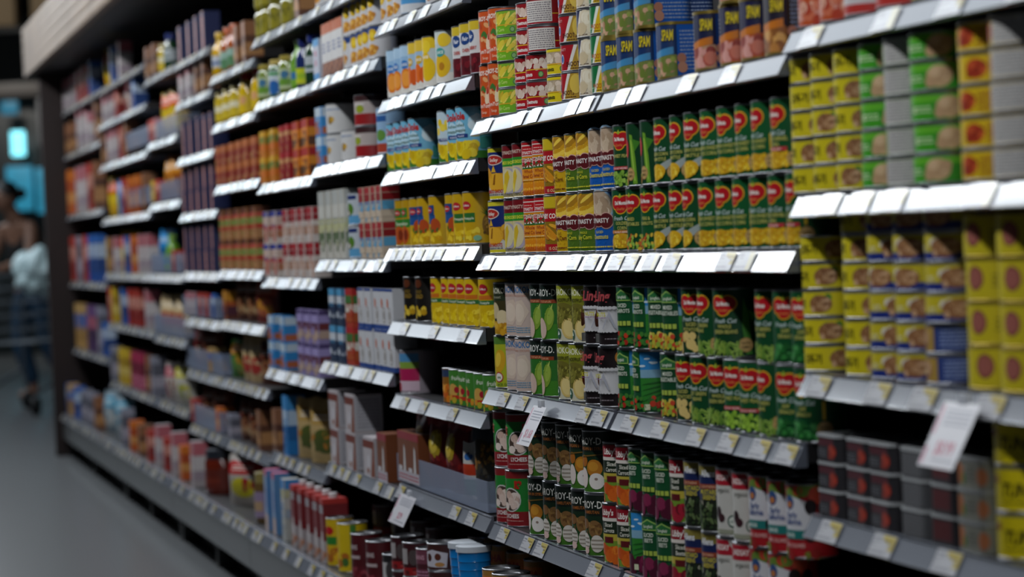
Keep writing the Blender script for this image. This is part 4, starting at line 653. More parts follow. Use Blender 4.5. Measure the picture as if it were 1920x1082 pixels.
ORD = ['first', 'second', 'third', 'fourth', 'fifth', 'sixth', 'seventh', 'eighth', 'ninth', 'tenth', 'eleventh', 'twelfth', 'thirteenth', 'fourteenth', 'fifteenth', 'sixteenth', 'seventeenth', 'eighteenth', 'nineteenth', 'twentieth']
BAY = {c: ORD[i] for i, c in enumerate('ABCDEFGHIJK')}
RH, RT = .034, .014          # rail height and backward tilt
TOP = lambda k: EZ+LV[k]+RH
def bent(bm, prof, x0, x1):
    n = len(prof); a = [bm.verts.new((x0, y, z)) for y, z in prof]; b = [bm.verts.new((x1, y, z)) for y, z in prof]
    for i in range(n): bm.faces.new((b[i], b[(i+1) % n], a[(i+1) % n], a[i]))
    bm.faces.new(a); bm.faces.new(b[::-1])
def tag_mesh(yellow, seed):
    w, h = 7.4, 3.1
    A = Art('#b0b0b5', w, h, 0)
    if yellow: A.R(-.2, 1.0, w/2-.1, h-.1, '#b5a248'); A.fine(.3, 1.4, 3.2, 2.6, 2, '#8a7a34', seed)
    else: A.R(1.6, .1, 3.5, h-.1, '#c4bc9a')
    A.fine(-3.4, 1.2, -.5, 2.8, 3, '#7f8088', seed); A.fine(-3.4, .3, 1.5, .9, 1, '#8f9098', seed+1)
    L = math.hypot(RH-.006, RT); sn, cs = RT/L, (RH-.006)/L; n = Vector((0, -cs, sn))
    return A.wrap(lambda u, v, o: (Vector((u, v*sn, v*cs))+n*(o+.0006+.0012*math.cos(u*60)*(v > .02)), n), [-1.8, 0, 1.8], 'price_tag', mat('tag_card', attr=True, rough=.6, coat=.9, noise=.02))
TAGS = [tag_mesh(True, 1), tag_mesh(True, 5), tag_mesh(False, 3)]
def put_tags(root, x0, x1, y0, z0, pxs=None, n=5, rnd=None):
    if pxs: xs = [solve_x(p, y0, z0+.015) for p in pxs]
    else:
        xs = []; x = x0+.05+rnd.uniform(0, .1)
        while x < x1-.05: xs.append(x); x += rnd.choice([.085, .11, .14, .2, .26])
    last = -99
    for i, x in enumerate(xs):
        x = max(x, x0+.045, last+.078)
        if x > x1-.04: break
        last = x
        t = bpy.data.objects.new('price_tag', TAGS[(i*7+len(xs)) % 3 if not pxs else i % 2]); COL.objects.link(t); t.parent = root; t.location = (x-root.location.x, y0-.0035, z0+.003-root.location.z)
TAGPX = {'B3': [1175, 1232, 1300, 1360, 1420, 1470], 'C3': [940, 975, 1090, 1120], 'D5': [755, 790, 845], 'D4': [755, 810, 865], 'A3': [1530, 1640, 1725, 1850], 'A4': [1550, 1650, 1770], 'C4': [940, 985, 1010, 1110], 'D6': [725, 850, 880, 903], 'B4': [1140, 1180]}
rnd = random.Random(11)
for key in LV:
    secs = [key[0]] + (['C'] if key[0] == 'B' else [])
    for sname in secs:
        a, b = SPAN[sname]
        for k in range(a, b):
            x0, x1 = -(k+1)*W+.011, -k*W-.011; z = EZ+LV[key]; n = int(key[1:]); low_n = sorted([int(q[1:]) for q in LV if q[0] == key[0]]).index(n)
            bm = bmesh.new(); box(bm, x0, .018, z+.006, x1, .46, z+RH); box(bm, x0+.002, .1, z-.012, x0+.006, .46, z+.006); box(bm, x1-.006, .1, z-.012, x1-.002, .46, z+.006)
            bmesh.ops.translate(bm, verts=bm.verts, vec=(-(x0+x1)/2, 0, -z))
            root = link('shelf', mesh_of(bm, 'shelf_board', BOARD, False), None, ((x0+x1)/2, 0, z))
            bayw = BAY[sname] if b-a == 1 else BAY[sname]+(' double' if True else '')
            side = '' if b-a == 1 else (', nearer half' if k == a else ', farther half')
            root['label'] = f'black shelf with grey price rail, {ORD[low_n]} down in the {bayw} bay{side}'; root['category'] = 'shelf'; root['group'] = 'gondola shelves'
            bm = bmesh.new(); hx = (x1-x0)/2
            bent(bm, [(0, 0), (-.003, .002), (-.001, .005), (RT-.001, RH-.004), (RT-.003, RH-.001), (RT+.001, RH), (RT+.006, RH), (.019, .004), (.018, 0)], -hx, hx)
            link('price_rail', mesh_of(bm, 'price_rail', RAILM, True, 25), root)
            put_tags(root, x0, x1, 0, z, TAGPX.get(sname+key[1:]) if sname+key[1:] in TAGPX else None, rnd=rnd)
# bottom deck, kick plate, uprights and back panels: one run of gondola frame
ZD = EZ-.90
for i, (k0, k1) in enumerate([(-1, 1), (1, 3), (3, 5), (5, 7), (7, 9), (9, 12)]):
    x0, x1 = -k1*W+.003, -k0*W-.003
    root = bpy.data.objects.new('base_deck', None); COL.objects.link(root); root.location = ((x0+x1)/2, 0, 0); hx = (x1-x0)/2
    root['label'] = f'low base deck with tag rail and kick plate, {ORD[i]} length from the near end'; root['category'] = 'shelf base'; root['group'] = 'gondola base decks'
    bm = bmesh.new(); box(bm, -hx, -.05, ZD-.02, hx, .46, ZD+RH); link('deck_board', mesh_of(bm, 'deck_board', BOARD, False), root)
    bm = bmesh.new(); bent(bm, [(-.08, ZD), (-.083, ZD+.002), (-.081, ZD+.005), (-.08+RT, ZD+RH-.002), (-.08+RT+.004, ZD+RH), (-.05, ZD+RH), (-.05, ZD)], -hx, hx)
    link('price_rail', mesh_of(bm, 'base_rail', RAILM, True, 25), root)
    bm = bmesh.new(); bent(bm, [(-.074, ZD-.1), (-.074, ZD), (-.05, ZD), (-.05, ZD-.1)], -hx, hx); link('kick_plate', mesh_of(bm, 'kick_plate', mat('kick_plate_paint', '#2f2e2e', rough=.4, coat=.2), False), root)
    bm = bmesh.new(); box(bm, -hx, .02, 0, hx, .05, ZD-.02); link('toe_board', mesh_of(bm, 'toe_board', DARKM, False), root)
    for xx in (-hx+.03, 0, hx-.03):
        bm = bmesh.new(); box(bm, xx-.02, -.045, 0, xx+.02, .015, ZD-.02); link('foot', mesh_of(bm, 'deck_foot', DARKM, False), root)
    put_tags(root, x0, x1, -.08, ZD, rnd=rnd)
ZT = 2.25
for i, k in enumerate(range(-1, 12)):
    x0, x1 = -(k+1)*W, -k*W; bm = bmesh.new(); box(bm, x0+.002, .465, 0, x1-.002, .48, ZT)
    root = link('back_panel', mesh_of(bm, 'back_panel', mat('back_panel_paint', '#151214', rough=.6), False)); root['label'] = f'dark steel back panel behind the {ORD[i]} upright span from the near end'; root['category'] = 'back panel'; root['group'] = 'gondola back panels'
for i, k in enumerate(range(0, 12)):
    bm = bmesh.new(); box(bm, -k*W-.009, .35, ZD+RH, -k*W+.009, .463, ZT); box(bm, -k*W-.006, .02, ZD+RH, -k*W+.006, .35, ZT-.02) if False else None
    root = link('upright_post', mesh_of(bm, 'upright_post', DARKM, False)); root['label'] = f'black slotted upright between bays, {ORD[i]} from the near end'; root['category'] = 'upright'; root['group'] = 'gondola uprights'
# ------------------------------------------------------------------ stocking
ITEMS = []; COUNT = 0; AR = {}
def spread(ps):
    """keep neighbours from overlapping: pool adjacent violators on positions with minimum gaps"""
    off = [0.0]
    for a, b in zip(ps, ps[1:]): off.append(off[-1]+a[1]+b[1]+.0008)
    bl = []
    for p, o in zip(ps, off):
        bl.append([p[0]-o, 1])
        while len(bl) > 1 and bl[-2][0] > bl[-1][0]:
            v, n = bl.pop(); bl[-1] = [(bl[-1][0]*bl[-1][1]+v*n)/(bl[-1][1]+n), bl[-1][1]+n]
    out = []
    for v, n in bl: out += [v]*n
    return [t+o for t, o in zip(out, off)]
def spawn(kind, x, y, z, key, layer, sec, lean=0):
    k = KIND[kind]
    o = bpy.data.objects.new(k['name'], k['root']); COL.objects.link(o); o.location = (x, y, z); o.rotation_euler = (lean, 0, k['rot']+rnd.uniform(-1, 1)*k['jit']); o['category'] = k['cat']
    for n, me in k['parts']:
        c = bpy.data.objects.new(n, me); COL.objects.link(c); c.parent = o
    ITEMS.append((o, kind, key, layer, sec, x)); return o
def row(key, spec, z=0.0, layer=0, y=.013, jy=.003, lean=0, sec=None):
    """spec: 'kind:px,px kind^n:px' - left edges as seen along the shelf; ^n stacks n high; kind@a-b*n spaces n evenly"""
    ents = []
    for tok in spec.split():
        kind, px = tok.split(':'); n = 1
        if '^' in kind: kind, n = kind.split('^')
        for p in px.split(','):
            ents.append((float(p), kind, int(n)))
    ents.sort(key=lambda e: e[0]); ps = []
    zb = (ZD+RH if key == 'deck' else TOP(key))+z+(.0085 if key in BINS else 0)
    for p, kind, n in ents:
        k = KIND[kind]; yc = y+k['d']/2
        if k['rot'] or k['cat'] in ('can', 'jar', 'bottle'): X = solve_x(p, yc, zb+k['h']/2, k['hw'])
        else: X = solve_x(p, y, zb+k['h']/2)+k['hw']
        ps.append((X, k['hw']))
    xs = spread(ps)
    if key != 'deck':
        a, b = SPAN[key[0]]; lo, hi = -b*W+(-.03 if key[0] == 'A' else -.008), -a*W+.008
        if key[0] == 'B': lo = -2*W-.004; hi = .004
    else: lo, hi = -12*W+.004, W
    hws = [q[1] for q in ps]
    for i in range(len(xs)-1, -1, -1): xs[i] = min(xs[i], hi-hws[i]); hi = xs[i]-hws[i]-.0008
    for i in range(len(xs)): xs[i] = max(xs[i], lo+hws[i]); lo = xs[i]+hws[i]+.0008
    for (p, kind, n), X in zip(ents, xs):
        k = KIND[kind]; yy = y+k['d']/2+rnd.uniform(0, jy)
        s_ = sec or (key[0] if key != 'deck' else 'deck')
        if s_ == 'B' and X < -W: s_ = 'C'
        for i in range(n): spawn(kind, X+(rnd.uniform(-.001, .001) if i else 0), yy+(rnd.uniform(0, .002) if i else 0), zb+i*(k['h']+.0002), key, layer+i, s_, lean)
BINS = ('H5', 'H6', 'H7', 'I1', 'I2', 'I3', 'I4', 'D6')
# first bay (nearest)
row('A1', 'orange_can:1496,1530 white_tin^2:1580,1640 tu_yellow^2:1705,1770 white_tin:1840')
row('A2', y=.006, spec='tu_yellow^5:1481,1530,1562 ch_green^5:1604 ch_facts^5:1655 ch_green^5:1709 tu_redface^5:1802 tu_pale^5:1861')
row('A3', 'tu_yellow^5:1502 tu_yellow^6:1583 tu_blue^6:1633,1681 tu_side^2:1735 pink_tin^4:1815,1876')
row('A3', 'tu_blue^4:1735', z=2*(UH/100+.0002), layer=2)
row('A4', 'tr_red^3:1532,1590 tr_red^3:1618 tr_grey^3:1686 tr_dark^3:1742 tr_white^3:1790 bigtuna^3:1864')
row('A5', 'pink_tin^2:1532,1590,1650')
# second and third bay (one continuous run of shelf heights)
row('B1', 'tomyum:901,915 tin_lime^4:934 tin_red^2:967 tin_red^2:986 tin_yellow^2:1025 tin_ruby^4:1051 tin_cream^4:1084 tin_green^4:1111 lm_blue:1142,1174,1207,1250 lm_navy:1322 lm_red:1370,1411 lm_brown:1455')
row('B1', 'tomyum:899,913', z=.1112, layer=1)
row('B1', 'tin_red^2:966 tin_facts^2:986', z=2*(TH/100+.0002), layer=2)
row('B1', 'lm_blue:1142,1170,1206 lm_red:1370,1411', z=.0938, layer=1)
row('B1', 'lm_navy:1252', z=.0938, layer=1, y=.06)
Z2 = CH/100+.0003
row('B2', 'bamb_blue:916 bamb_red:944,966 kernel:976,1003 babyred:1023 dyn_yellow:1037 dyn_olive:1062,1083 dyn_blue:1112 fiesta:1153 mixveg:1171 peacar:1203 corn_cream:1230,1250,1274 corn:1310,1344,1381,1403 corn_red:1433,1475')
row('B2', 'bamb_blue:914 bamb_red:942,966 kernel:973,998 babyred:1021 dyn_yellow:1036 dyn_olive:1061,1079 dyn_blue:1110,1122 sweetpeas:1150 peapod:1170,1203 corn_cream:1228,1247,1274 corn:1308,1344,1379,1415 corn_red:1434', z=Z2, layer=1)
row('B3', 'mangoyel:925 cream:947,966 guava:994,1014 jackfruit:1045,1066 ling:1095,1122 f_carrot:1157 f_sky:1186 f_mix:1246 fruit:1287 beans:1301 italbeans:1331 dmpeas:1366,1392 beans:1430 spinach:1455,1494')
row('B3', 'palmseed:924 cream:949,961 guava:993,1013 jackfruit:1044,1070 ling:1095,1121 f_carrot:1156,1187 f_mix:1214,1240 fruit:1283 beans:1300 italbeans:1332 beans:1431 spinach:1453,1491', z=Z2, layer=1)
row('B4', 'lychee:929,945 longan:990 rambutan:1018,1042,1070,1096 l_carrot:1147,1158 f_beetsky:1181 f_beet:1208,1228 l_beet:1256 mustard:1280,1314 white_olive:1335,1369 olives:1394,1441')
ZC = .117+.0003
row('B4', 'lychee:923,947 rambutan:989,1016,1040 longan:1068,1091', z=ZC, layer=1)
row('B4', 'l_carrot:1146,1153 f_beet:1177,1207,1230 l_beet:1254 mustard:1279,1312 white_olive:1333,1369 olives:1394,1435,1472', z=Z2, layer=1)
# fourth bay
row('D0', 'evap:704,716,727 evap_blue:748 evap:795')
row('D1', 'j_orange:727,737,750 j_mango:764,777 j_lemon:789 j_peach:816 cherry:847,861,884')
row('D2', 'dole:724,737,750,766 dole_fl:821 dole:838,854')
row('D3', 'papaya:741,753 mango:767,781,804,834 pine:849,868')
row('D4', 'gold:757,778 pine_chunk:807,828,840,855,869 pine_chunk:896')
row('D5', 'pie:748 fr_orange:828 fr_green:842,858,873,887,904')
row('D6', 'b_brownfig:706,730')
# fifth to seventh bay
row('E0', 'evap:590,606,622,640,658,676,694')
row('E1', 'milk_box:587 ocap:602,612,622,631 evap^2:642,653,664,676,690')
row('E2', 'b_blue^2:592 w_tin^2:612 w_tin:640 ch_tin^2:665 lb_can:704')
row('E3', 'b_wcart:597,611,625,638 coco^2:651 b_rw^2:674,685,696,707')
row('E4', 'b_bw^2:618,634 b_rcoco^2:650 b_wmilk^2:672,686,703,715,728')
row('E5', 'b_whitebrown^2:619,648 b_whitebrown:680 b_brownfig:706')
row('F0', 'jar_olive^2:470,487,505,525 g_brown:550')
row('F1', 'jar_green:481 jar_blue:504 jar_green:522 bot_green:544 bot_blue:554 bot_dark:571')
row('F2', 'b_yelorange^2:488,505 b_redtall^2:523,535 b_orangered^2:548,566')
row('F3', 'b_bluetop^2:492,511 b_redtop^2:531,546,561,577')
row('F4', 'b_blue^2:495,525 b_lilac^2:557,572,586')
row('F5', 'g_brown:507 b_bluetall:529 p_beige:548,572')
row('G0', 'bot_yellow:388 bot_leaf:412,425 g_brown:437,452')
row('G1', 'jar_yellow:402,416,430 bot_redcap:447,470')
row('G2', 'b_browngold^2:402,415,429,442,456,470')
row('G3', 'b_noodle^2:411,426,441,456,472')
row('G4', 'b_yelbrown:415 p_brown:433,452 p_redsq:470')
row('G5', 'p_green:424 p_cream:446,460 p_brown:478')
row('G6', 's_grey:424 p_brown:440,458 g_brown:480')
# far bays
row('H0', 'g_navy:333,348,363,376'); row('H1', 'g_white:334,348 g_brown:362,375'); row('H2', 'g_navy:341,353,366,379,391'); row('H3', 's_navy^2:341,354,367,380,393'); row('H4', 's_navy^2:345,358,370,383,395')
row('H5', 's_white:346,358 s_red:371,383 s_blue:396'); row('H6', 'p_red:350 p_brown:372 s_tan:390'); row('H7', 's_red:356 p_brown:372,390 s_orange:404')
row('I0', 'g_brown:272,283 jar_yellow:296 bot_dark:306'); row('I1', 's_red:236,246,257 s_white:268 p_yellow:287,306'); row('I2', 's_yellow:241,254 s_red:268,279 p_orange:292,310'); row('I3', 'p_blue:284 bot_green:310 s_red:322')
row('I4', 'p_cream:288,306,322'); row('I5', 'p_white:294 p_whyel:318')
row('J0', 'p_yellow:188 t_blue:205 t_white:220'); row('J1', 'g_white:192,202 g_red:214 p_white:226 g_blue:246'); row('J2', 't_brown:190 t_white:200,210 t_red:222 t_brown:232'); row('J3', 'p_yellow:188,204 p_blue:214 t_red:228 t_orange:240,252 t_brown:266')
row('J4', 't_yellow:188 t_brown:200 t_white:212 p_yellow:220 t_blue:232 t_orange:245 t_white:258,270'); row('J5', 't_red:197 t_yellow:209 t_blue:226 t_red:240,253 t_white:271'); row('J6', 't_grey:207 t_yellow:221,230 t_pink:245,257 t_brown:272 t_grey:282')
row('K0', 't_white:112,122,132 t_red:143,153 t_blue:166'); row('K1', 't_brown:122,131 u_white:143,153 t_white:164 u_brown:176'); row('K2', 'u_orange:119,129 u_white:142,152 u_red:163 u_brown:174'); row('K3', 'u_red:121,131 u_grey:143 u_red:154 u_blue:165,176'); row('K4', 'u_tan:141,150 u_purple:162,171 u_grey:182 t_blue:192')
# bottom deck
row('deck', 't_blue:116 t_tan:126 t_blue:138 t_grey:151,163 t_brown:176 p_teal:186,208 t_grey:226 g_orange:242 g_brown:258 g_red:275 t_white:290 g_red:305 t_white:320 g_orange:335 t_white:356 jar_red:384 p_redwhite:418 d_jar:476 d_bluecarton:494,508 d_whitebottle:526 d_redcarton:545,558,572,586,600 d_papaya:611 d_mango:632 d_bean:657,685 d_black:718 d_short^2:734,757 d_pink^2:782 d_cookie^3:804 tub_blue^2:844,858 d_orange^2:906,926,948,970,992', y=-.045)
row('deck', 'd_short^2:700,735,770,800 d_orange^2:880,915,950,985', y=.07, layer=0)
# bags in the clear bin of the fourth bay
row('D6', 'candy:757,787,815 cleargrain:880', y=.022)
row('D6', 'sachet:862', y=.022)
# ------------------------------------------------------------------ clear bins and hanging price cards
def bin_(key, px0, px1, hgt, depth=.2, label='', yf=-.004, dz=.004):
    z = TOP(key)+dz; x0 = solve_x(px0, yf, z+hgt/2); x1 = solve_x(px1, yf, z+hgt/2); cx = (x0+x1)/2; hx = (x1-x0)/2
    root = bpy.data.objects.new('plastic_bin', None); COL.objects.link(root); root.location = (cx, 0, z); root['label'] = label; root['category'] = 'bin'
    for nm, b in (('front_panel', (-hx, yf, 0, hx, yf+.003, hgt)), ('side_panel', (-hx, yf+.003, 0, -hx+.003, depth, hgt)), ('side_panel', (hx-.003, yf+.003, 0, hx, depth, hgt)), ('bottom_panel', (-hx+.003, yf+.003, 0, hx-.003, depth, .003))):
        bm = bmesh.new(); box(bm, *b); link(nm, mesh_of(bm, nm, CLEAR, False), root)
bin_('D6', 745, 914, .066, .24, 'clear plastic bin holding red candy bags, fourth bay', .016)
for key, a, b, l in (('H5', 343, 407, 'clear plastic bin of mixed boxes, sixth shelf of eighth bay'), ('H6', 350, 418, 'clear plastic bin of red pouches, seventh shelf of eighth bay'), ('H7', 358, 415, 'clear plastic bin of brown pouches, bottom shelf of eighth bay'),
                     ('I1', 234, 331, 'clear plastic bin under yellow pouches, ninth bay'), ('I2', 238, 334, 'clear plastic bin under orange pouches, ninth bay'), ('I3', 284, 340, 'clear plastic bin under bright blue pouch, ninth bay'), ('I4', 290, 345, 'clear plastic bin under cream pouches, ninth bay')):
    bin_(key, a, b, .075, .2, l, .016)
def card(key, px, w, h, label, price):
    z0 = EZ+LV[key]+.02; x = solve_x(px, -.006, z0)
    A = Art('#c8c6cc', w, h, 0); A.R(-w/2+.3, h*.5, -w/2+.9, h-.5, '#c27a94'); A.fine(-w*.3, h*.62, w*.42, h*.9, 4, '#8a8c9a'); A.T(price, .4, h*.2, h*.3, '#bb5a74', .01, 0, .9); A.fine(-w*.2, h*.08, w*.4, h*.15, 1, '#9a9aa6'); A.R(-w/2+.3, .4, -w/2+.9, h*.3, '#c27a94')
    A.R(-w/2, 0, -w/2+.08, h, '#a8a6ac')
    t = math.radians(62); n = Vector((0, -math.cos(math.pi/2-t), math.sin(math.pi/2-t)))
    def fn(u, v, o):
        q = h/100-v; return Vector((u, -.002-q*math.cos(t), -q*math.sin(t)))+n*(o+.0006), n
    me = A.wrap(fn, [0], 'price_card', mat('sign_card', attr=True, rough=.35, coat=.4, noise=.02))
    o = link('price_card', None and me, None, (x, -.006, z0)) if False else bpy.data.objects.new('price_card', None)
    COL.objects.link(o); o.location = (x, -.006, z0); o['label'] = label; o['category'] = 'price card'
    link('printed_card', me, o)
    bm = bmesh.new(); box(bm, -.012, -.004, -.006, .012, .004, .012); bevelled(bm, .0015); link('clip', mesh_of(bm, 'clip', mat('clip_plastic', '#b9bcc4', rough=.3)), o)
card('B3', 1015, 9, 8.2, 'white price card with pink price under the pale coconut cans', '$1.68')
card('D6', 768, 16.5, 7.4, 'white price card hanging under the clear candy bin', '$2.99')
card('A3', 1809, 10.2, 8.6, 'large white price card hanging in the first bay', '$8.99')
# ------------------------------------------------------------------ labels
byk = {}
for it in ITEMS: byk.setdefault((KIND[it[1]]['desc'], it[2], it[3], it[4]), []).append(it)
lay = {}
for it in ITEMS: lay.setdefault((it[2], it[4], KIND[it[1]]['desc']), set()).add(it[3])
def shelf_phrase(key, sec):
    if key == 'deck': return 'bottom deck'
    ks = sorted([int(q[1:]) for q in LV if q[0] == key[0]]); return f'{ORD[ks.index(int(key[1:]))]} shelf, {BAY[sec]} bay'
for (desc, key, layer, sec), its in byk.items():
    its.sort(key=lambda t: (t[5], -t[0].location.y))
    for i, it in enumerate(its):
        ps = [desc]
        if len(its) > 1: ps.append(f'{ORD[i]} from left')
        if len(lay[(key, sec, desc)]) > 1: ps.append(ORD[layer]+' layer')
        ps.append(shelf_phrase(key, sec)); s = ', '.join(ps)
        assert len(s.split()) <= 16, s
        it[0]['label'] = s; it[0]['group'] = f'{desc}s'.replace('boxs', 'boxes') if False else f'stock like the {desc}'
# ------------------------------------------------------------------ setting
def struct(name, m, *boxes):
    bm = bmesh.new()
    for b in boxes: box(bm, *b)
    o = link(name, mesh_of(bm, name, m, False)); o['kind'] = 'structure'; return o
fl = mat('polished_terrazzo', '#5f6163', rough=.28, noise=.18, scale=55)
struct('floor', fl, (-46, -7, -.1, 6, 4, 0))
struct('ceiling', mat('dark_ceiling_paint', '#1a1a1c', rough=.8), (-46, -7, 5.6, 6, 4, 5.7))
struct('wall_back', mat('shop_wall_paint', '#20282c', rough=.7), (-46.1, -7, 0, -46, 4, 5.6))
struct('wall_right', mat('shop_wall_paint', '#20282c', rough=.7), (-46, 4, 0, 6, 4.1, 5.6))
struct('wall_left', mat('shop_wall_paint', '#20282c', rough=.7), (-46, -7.1, 0, 6, -7, 5.6))
def tagged(o, label, cat, group=None):
    o['label'] = label; o['category'] = cat
    if group: o['group'] = group
    return o
wood = mat('dark_stained_wood', '#1c0e0b', rough=.85, noise=.25, scale=9)
xe = -12*W-.01
bm = bmesh.new(); box(bm, xe-.06, -.11, 0, xe, .48, 2.36); bevelled(bm, .006)
tagged(link('end_panel', mesh_of(bm, 'end_panel', wood)), 'tall dark wooden end panel closing the far end of the shelves', 'end panel')
def planks(m1):
    bm = bmesh.new(); n = 5; z0, z1 = EZ+1.0, EZ+1.27
    for i in range(n): box(bm, -11.35, -.16, z0+(z1-z0)*i/n+.002, -6.4, -.12, z0+(z1-z0)*(i+1)/n-.002)
    return bevelled(bm, .003)
root = bpy.data.objects.new('wooden_canopy', None); COL.objects.link(root); root.location = (-9.3, 0, EZ+1.0); tagged(root, 'pale wooden plank canopy above the far shelves', 'canopy')
o = link('plank_front', mesh_of(planks(None), 'plank_front', mat('pale_oak_planks', '#7d6a58', rough=.5, noise=.35, scale=4)), root); o.matrix_parent_inverse = Matrix.Translation(-root.location)
bm = bmesh.new(); box(bm, xe+.004, -.12, EZ+1.0, -6.4, .46, EZ+1.03); o = link('soffit', mesh_of(bm, 'soffit', DARKM, False), root); o.matrix_parent_inverse = Matrix.Translation(-root.location)
# things beyond the end of the aisle
def far(px, py, d):
    v = fw*d+rt*((px-960)/F*d)-up*((py-541)/F*d); return CAM+v
def upbox(bm, px0, px1, py0, py1, d, dep=.3):
    p = far((px0+px1)/2, (py0+py1)/2, d); w = (px1-px0)/F*d; h = (py1-py0)/F*d
    box(bm, -w/2, -dep/2, -h/2, w/2, dep/2, h/2); return p
def farthing(name, px0, px1, py0, py1, d, m, dep=.3, parent=None, floor=False):
    p = far((px0+px1)/2, (py0+py1)/2, d); w = (px1-px0)/F*d; h = (py1-py0)/F*d; z0 = 0 if floor else p.z-h/2
    bm = bmesh.new(); box(bm, -w/2, -dep/2, 0, w/2, dep/2, p.z+h/2-z0); bevelled(bm, .01)
    o = link(name, mesh_of(bm, name, m), parent, (p.x, p.y, z0)); o.rotation_euler = (0, 0, math.pi/2+YAW*-1); return o
cy = lambda n, c, e: mat(n, c, rough=.4, emit=e, noise=.5, scale=2)
fr = bpy.data.objects.new('display_fridge', None); COL.objects.link(fr); tagged(fr, 'tall lit display fridge at the far end of the aisle', 'fridge')
bk = mat('fridge_cabinet', '#0f1a1c', rough=.4)
for nm, a in (('cabinet', (-60, 92, 160, 640, 30, bk, .8)), ('header', (-60, 75, 158, 182, 29.3, mat('fridge_header', '#5a5450', rough=.5), .1)), ('shelf_light', (22, 46, 246, 292, 29.2, cy('bright_cyan_light', '#7fe0f0', 2.2), .1)),
              ('lit_shelf', (14, 62, 312, 395, 29.2, cy('cyan_light', '#2f8fb0', .55), .1)), ('lit_shelf', (70, 84, 315, 400, 29.2, cy('cyan_light', '#2f8fb0', .55), .1)), ('lit_shelf', (2, 34, 190, 214, 29.2, cy('cyan_dim', '#2a7fa0', .35), .1)), ('door_frame', (72, 84, 186, 272, 29.0, mat('fridge_frame', '#77787a', rough=.4), .1))):
    farthing(nm, *a, parent=fr, floor=(nm == 'cabinet'))
tagged(farthing('cardboard_carton', -20, 32, -40, 51, 32, mat('carton_board', '#8a7456', rough=.7), .4), 'brown cardboard carton stored high above the far fridge', 'carton')
tagged(farthing('cardboard_carton', 62, 104, -60, 51, 32, mat('carton_board', '#8a7456', rough=.7), .4), 'brown carton with a blue edge beside the wooden canopy', 'carton')
rk = bpy.data.objects.new('storage_rack', None); COL.objects.link(rk); tagged(rk, 'black steel storage rack under the high cartons', 'rack')
farthing('rack_board', -60, 112, 54, 64, 32, DARKM, .6, rk); farthing('post', -60, -54, 64, 700, 32, DARKM, .1, rk, True); farthing('post', 106, 112, 64, 700, 32, DARKM, .1, rk, True)
# shopper leaning over a trolley
def skin(name, V, E_, R, m, parent=None, loc=(0, 0, 0), lv=2):
    me = bpy.data.meshes.new(name); me.from_pydata(V, E_, []); o = link(name, me, parent, loc); me.materials.append(m)
    o.modifiers.new('skin', 'SKIN'); me.skin_vertices or None
    for i, r in enumerate(R): me.skin_vertices[0].data[i].radius = (r, r) if not isinstance(r, tuple) else r
    me.skin_vertices[0].data[0].use_root = True
    s = o.modifiers.new('sub', 'SUBSURF'); s.levels = lv; s.render_levels = lv; o.modifiers['skin'].use_smooth_shade = True
    return o
SK = mat('skin_tone', '#8a6450', rough=.5); BLK = mat('black_cotton', '#0b0b0d', rough=.8); JEAN = mat('blue_denim', '#1f3f5a', rough=.8); HAIR = mat('black_hair', '#0a0807', rough=.5)
pb = far(66, 600, 19.8); base = Vector((pb.x, pb.y, 0))
V = [(0, 0, .88), (0, 0, .98), (.05, 0, 1.12), (.1, 0, 1.28), (.13, 0, 1.36), (.17, 0, 1.43), (.2, 0, 1.5),
     (.12, -.17, 1.31), (.2, -.24, 1.08), (.4, -.2, 1.02), (.48, -.18, 1.01), (.12, .17, 1.31), (.22, .25, 1.08), (.42, .2, 1.02), (.5, .18, 1.01),
     (.02, -.09, .82), (.08, -.1, .46), (-.05, -.1, .08), (.1, -.11, .04), (-.02, .09, .82), (-.02, .1, .46), (-.22, .1, .1), (-.08, .11, .04)]
E_ = [(0, 1), (1, 2), (2, 3), (3, 4), (4, 5), (5, 6), (3, 7), (7, 8), (8, 9), (9, 10), (3, 11), (11, 12), (12, 13), (13, 14), (0, 15), (15, 16), (16, 17), (17, 18), (0, 19), (19, 20), (20, 21), (21, 22)]
R = [.13, .12, .125, .13, .07, .055, .06, .055, .042, .033, .028, .055, .042, .033, .028, .085, .06, .042, .035, .085, .06, .042, .035]
person = skin('person', V, E_, R, SK, None, base); person.rotation_euler = (0, 0, -1.0)
tagged(person, 'shopper in black top and jeans leaning over a trolley', 'person')
def oval(name, c, r, m, parent, n=16):
    bm = bmesh.new(); bmesh.ops.create_uvsphere(bm, u_segments=n, v_segments=12, radius=1); bmesh.ops.scale(bm, verts=bm.verts, vec=r); bmesh.ops.translate(bm, verts=bm.verts, vec=c); return link(name, mesh_of(bm, name, m, True, 80), parent)
hd = oval('head', (.23, 0, 1.545), (.088, .072, .108), SK, person)
oval('nose', (.318, 0, 1.53), (.016, .012, .018), SK, hd)
for s in (-1, 1):
    oval('eye', (.302, s*.028, 1.555), (.009, .012, .008), mat('eye_dark', '#0a0808', rough=.2), hd); oval('ear', (.225, s*.074, 1.54), (.018, .008, .028), SK, hd)
oval('mouth', (.306, 0, 1.497), (.008, .022, .006), mat('lip', '#6a3a34', rough=.4), hd)
oval('hair', (.205, 0, 1.58), (.1, .084, .1), HAIR, person); oval('hair_bun', (.08, 0, 1.58), (.045, .045, .045), HAIR, person)
skin('tank_top', [(0, 0, .9), (.02, 0, 1.0), (.06, 0, 1.12), (.1, 0, 1.28), (.11, -.1, 1.33), (.11, .1, 1.33)], [(0, 1), (1, 2), (2, 3), (3, 4), (3, 5)], [.15, .138, .14, .148, .05, .05], BLK, person)
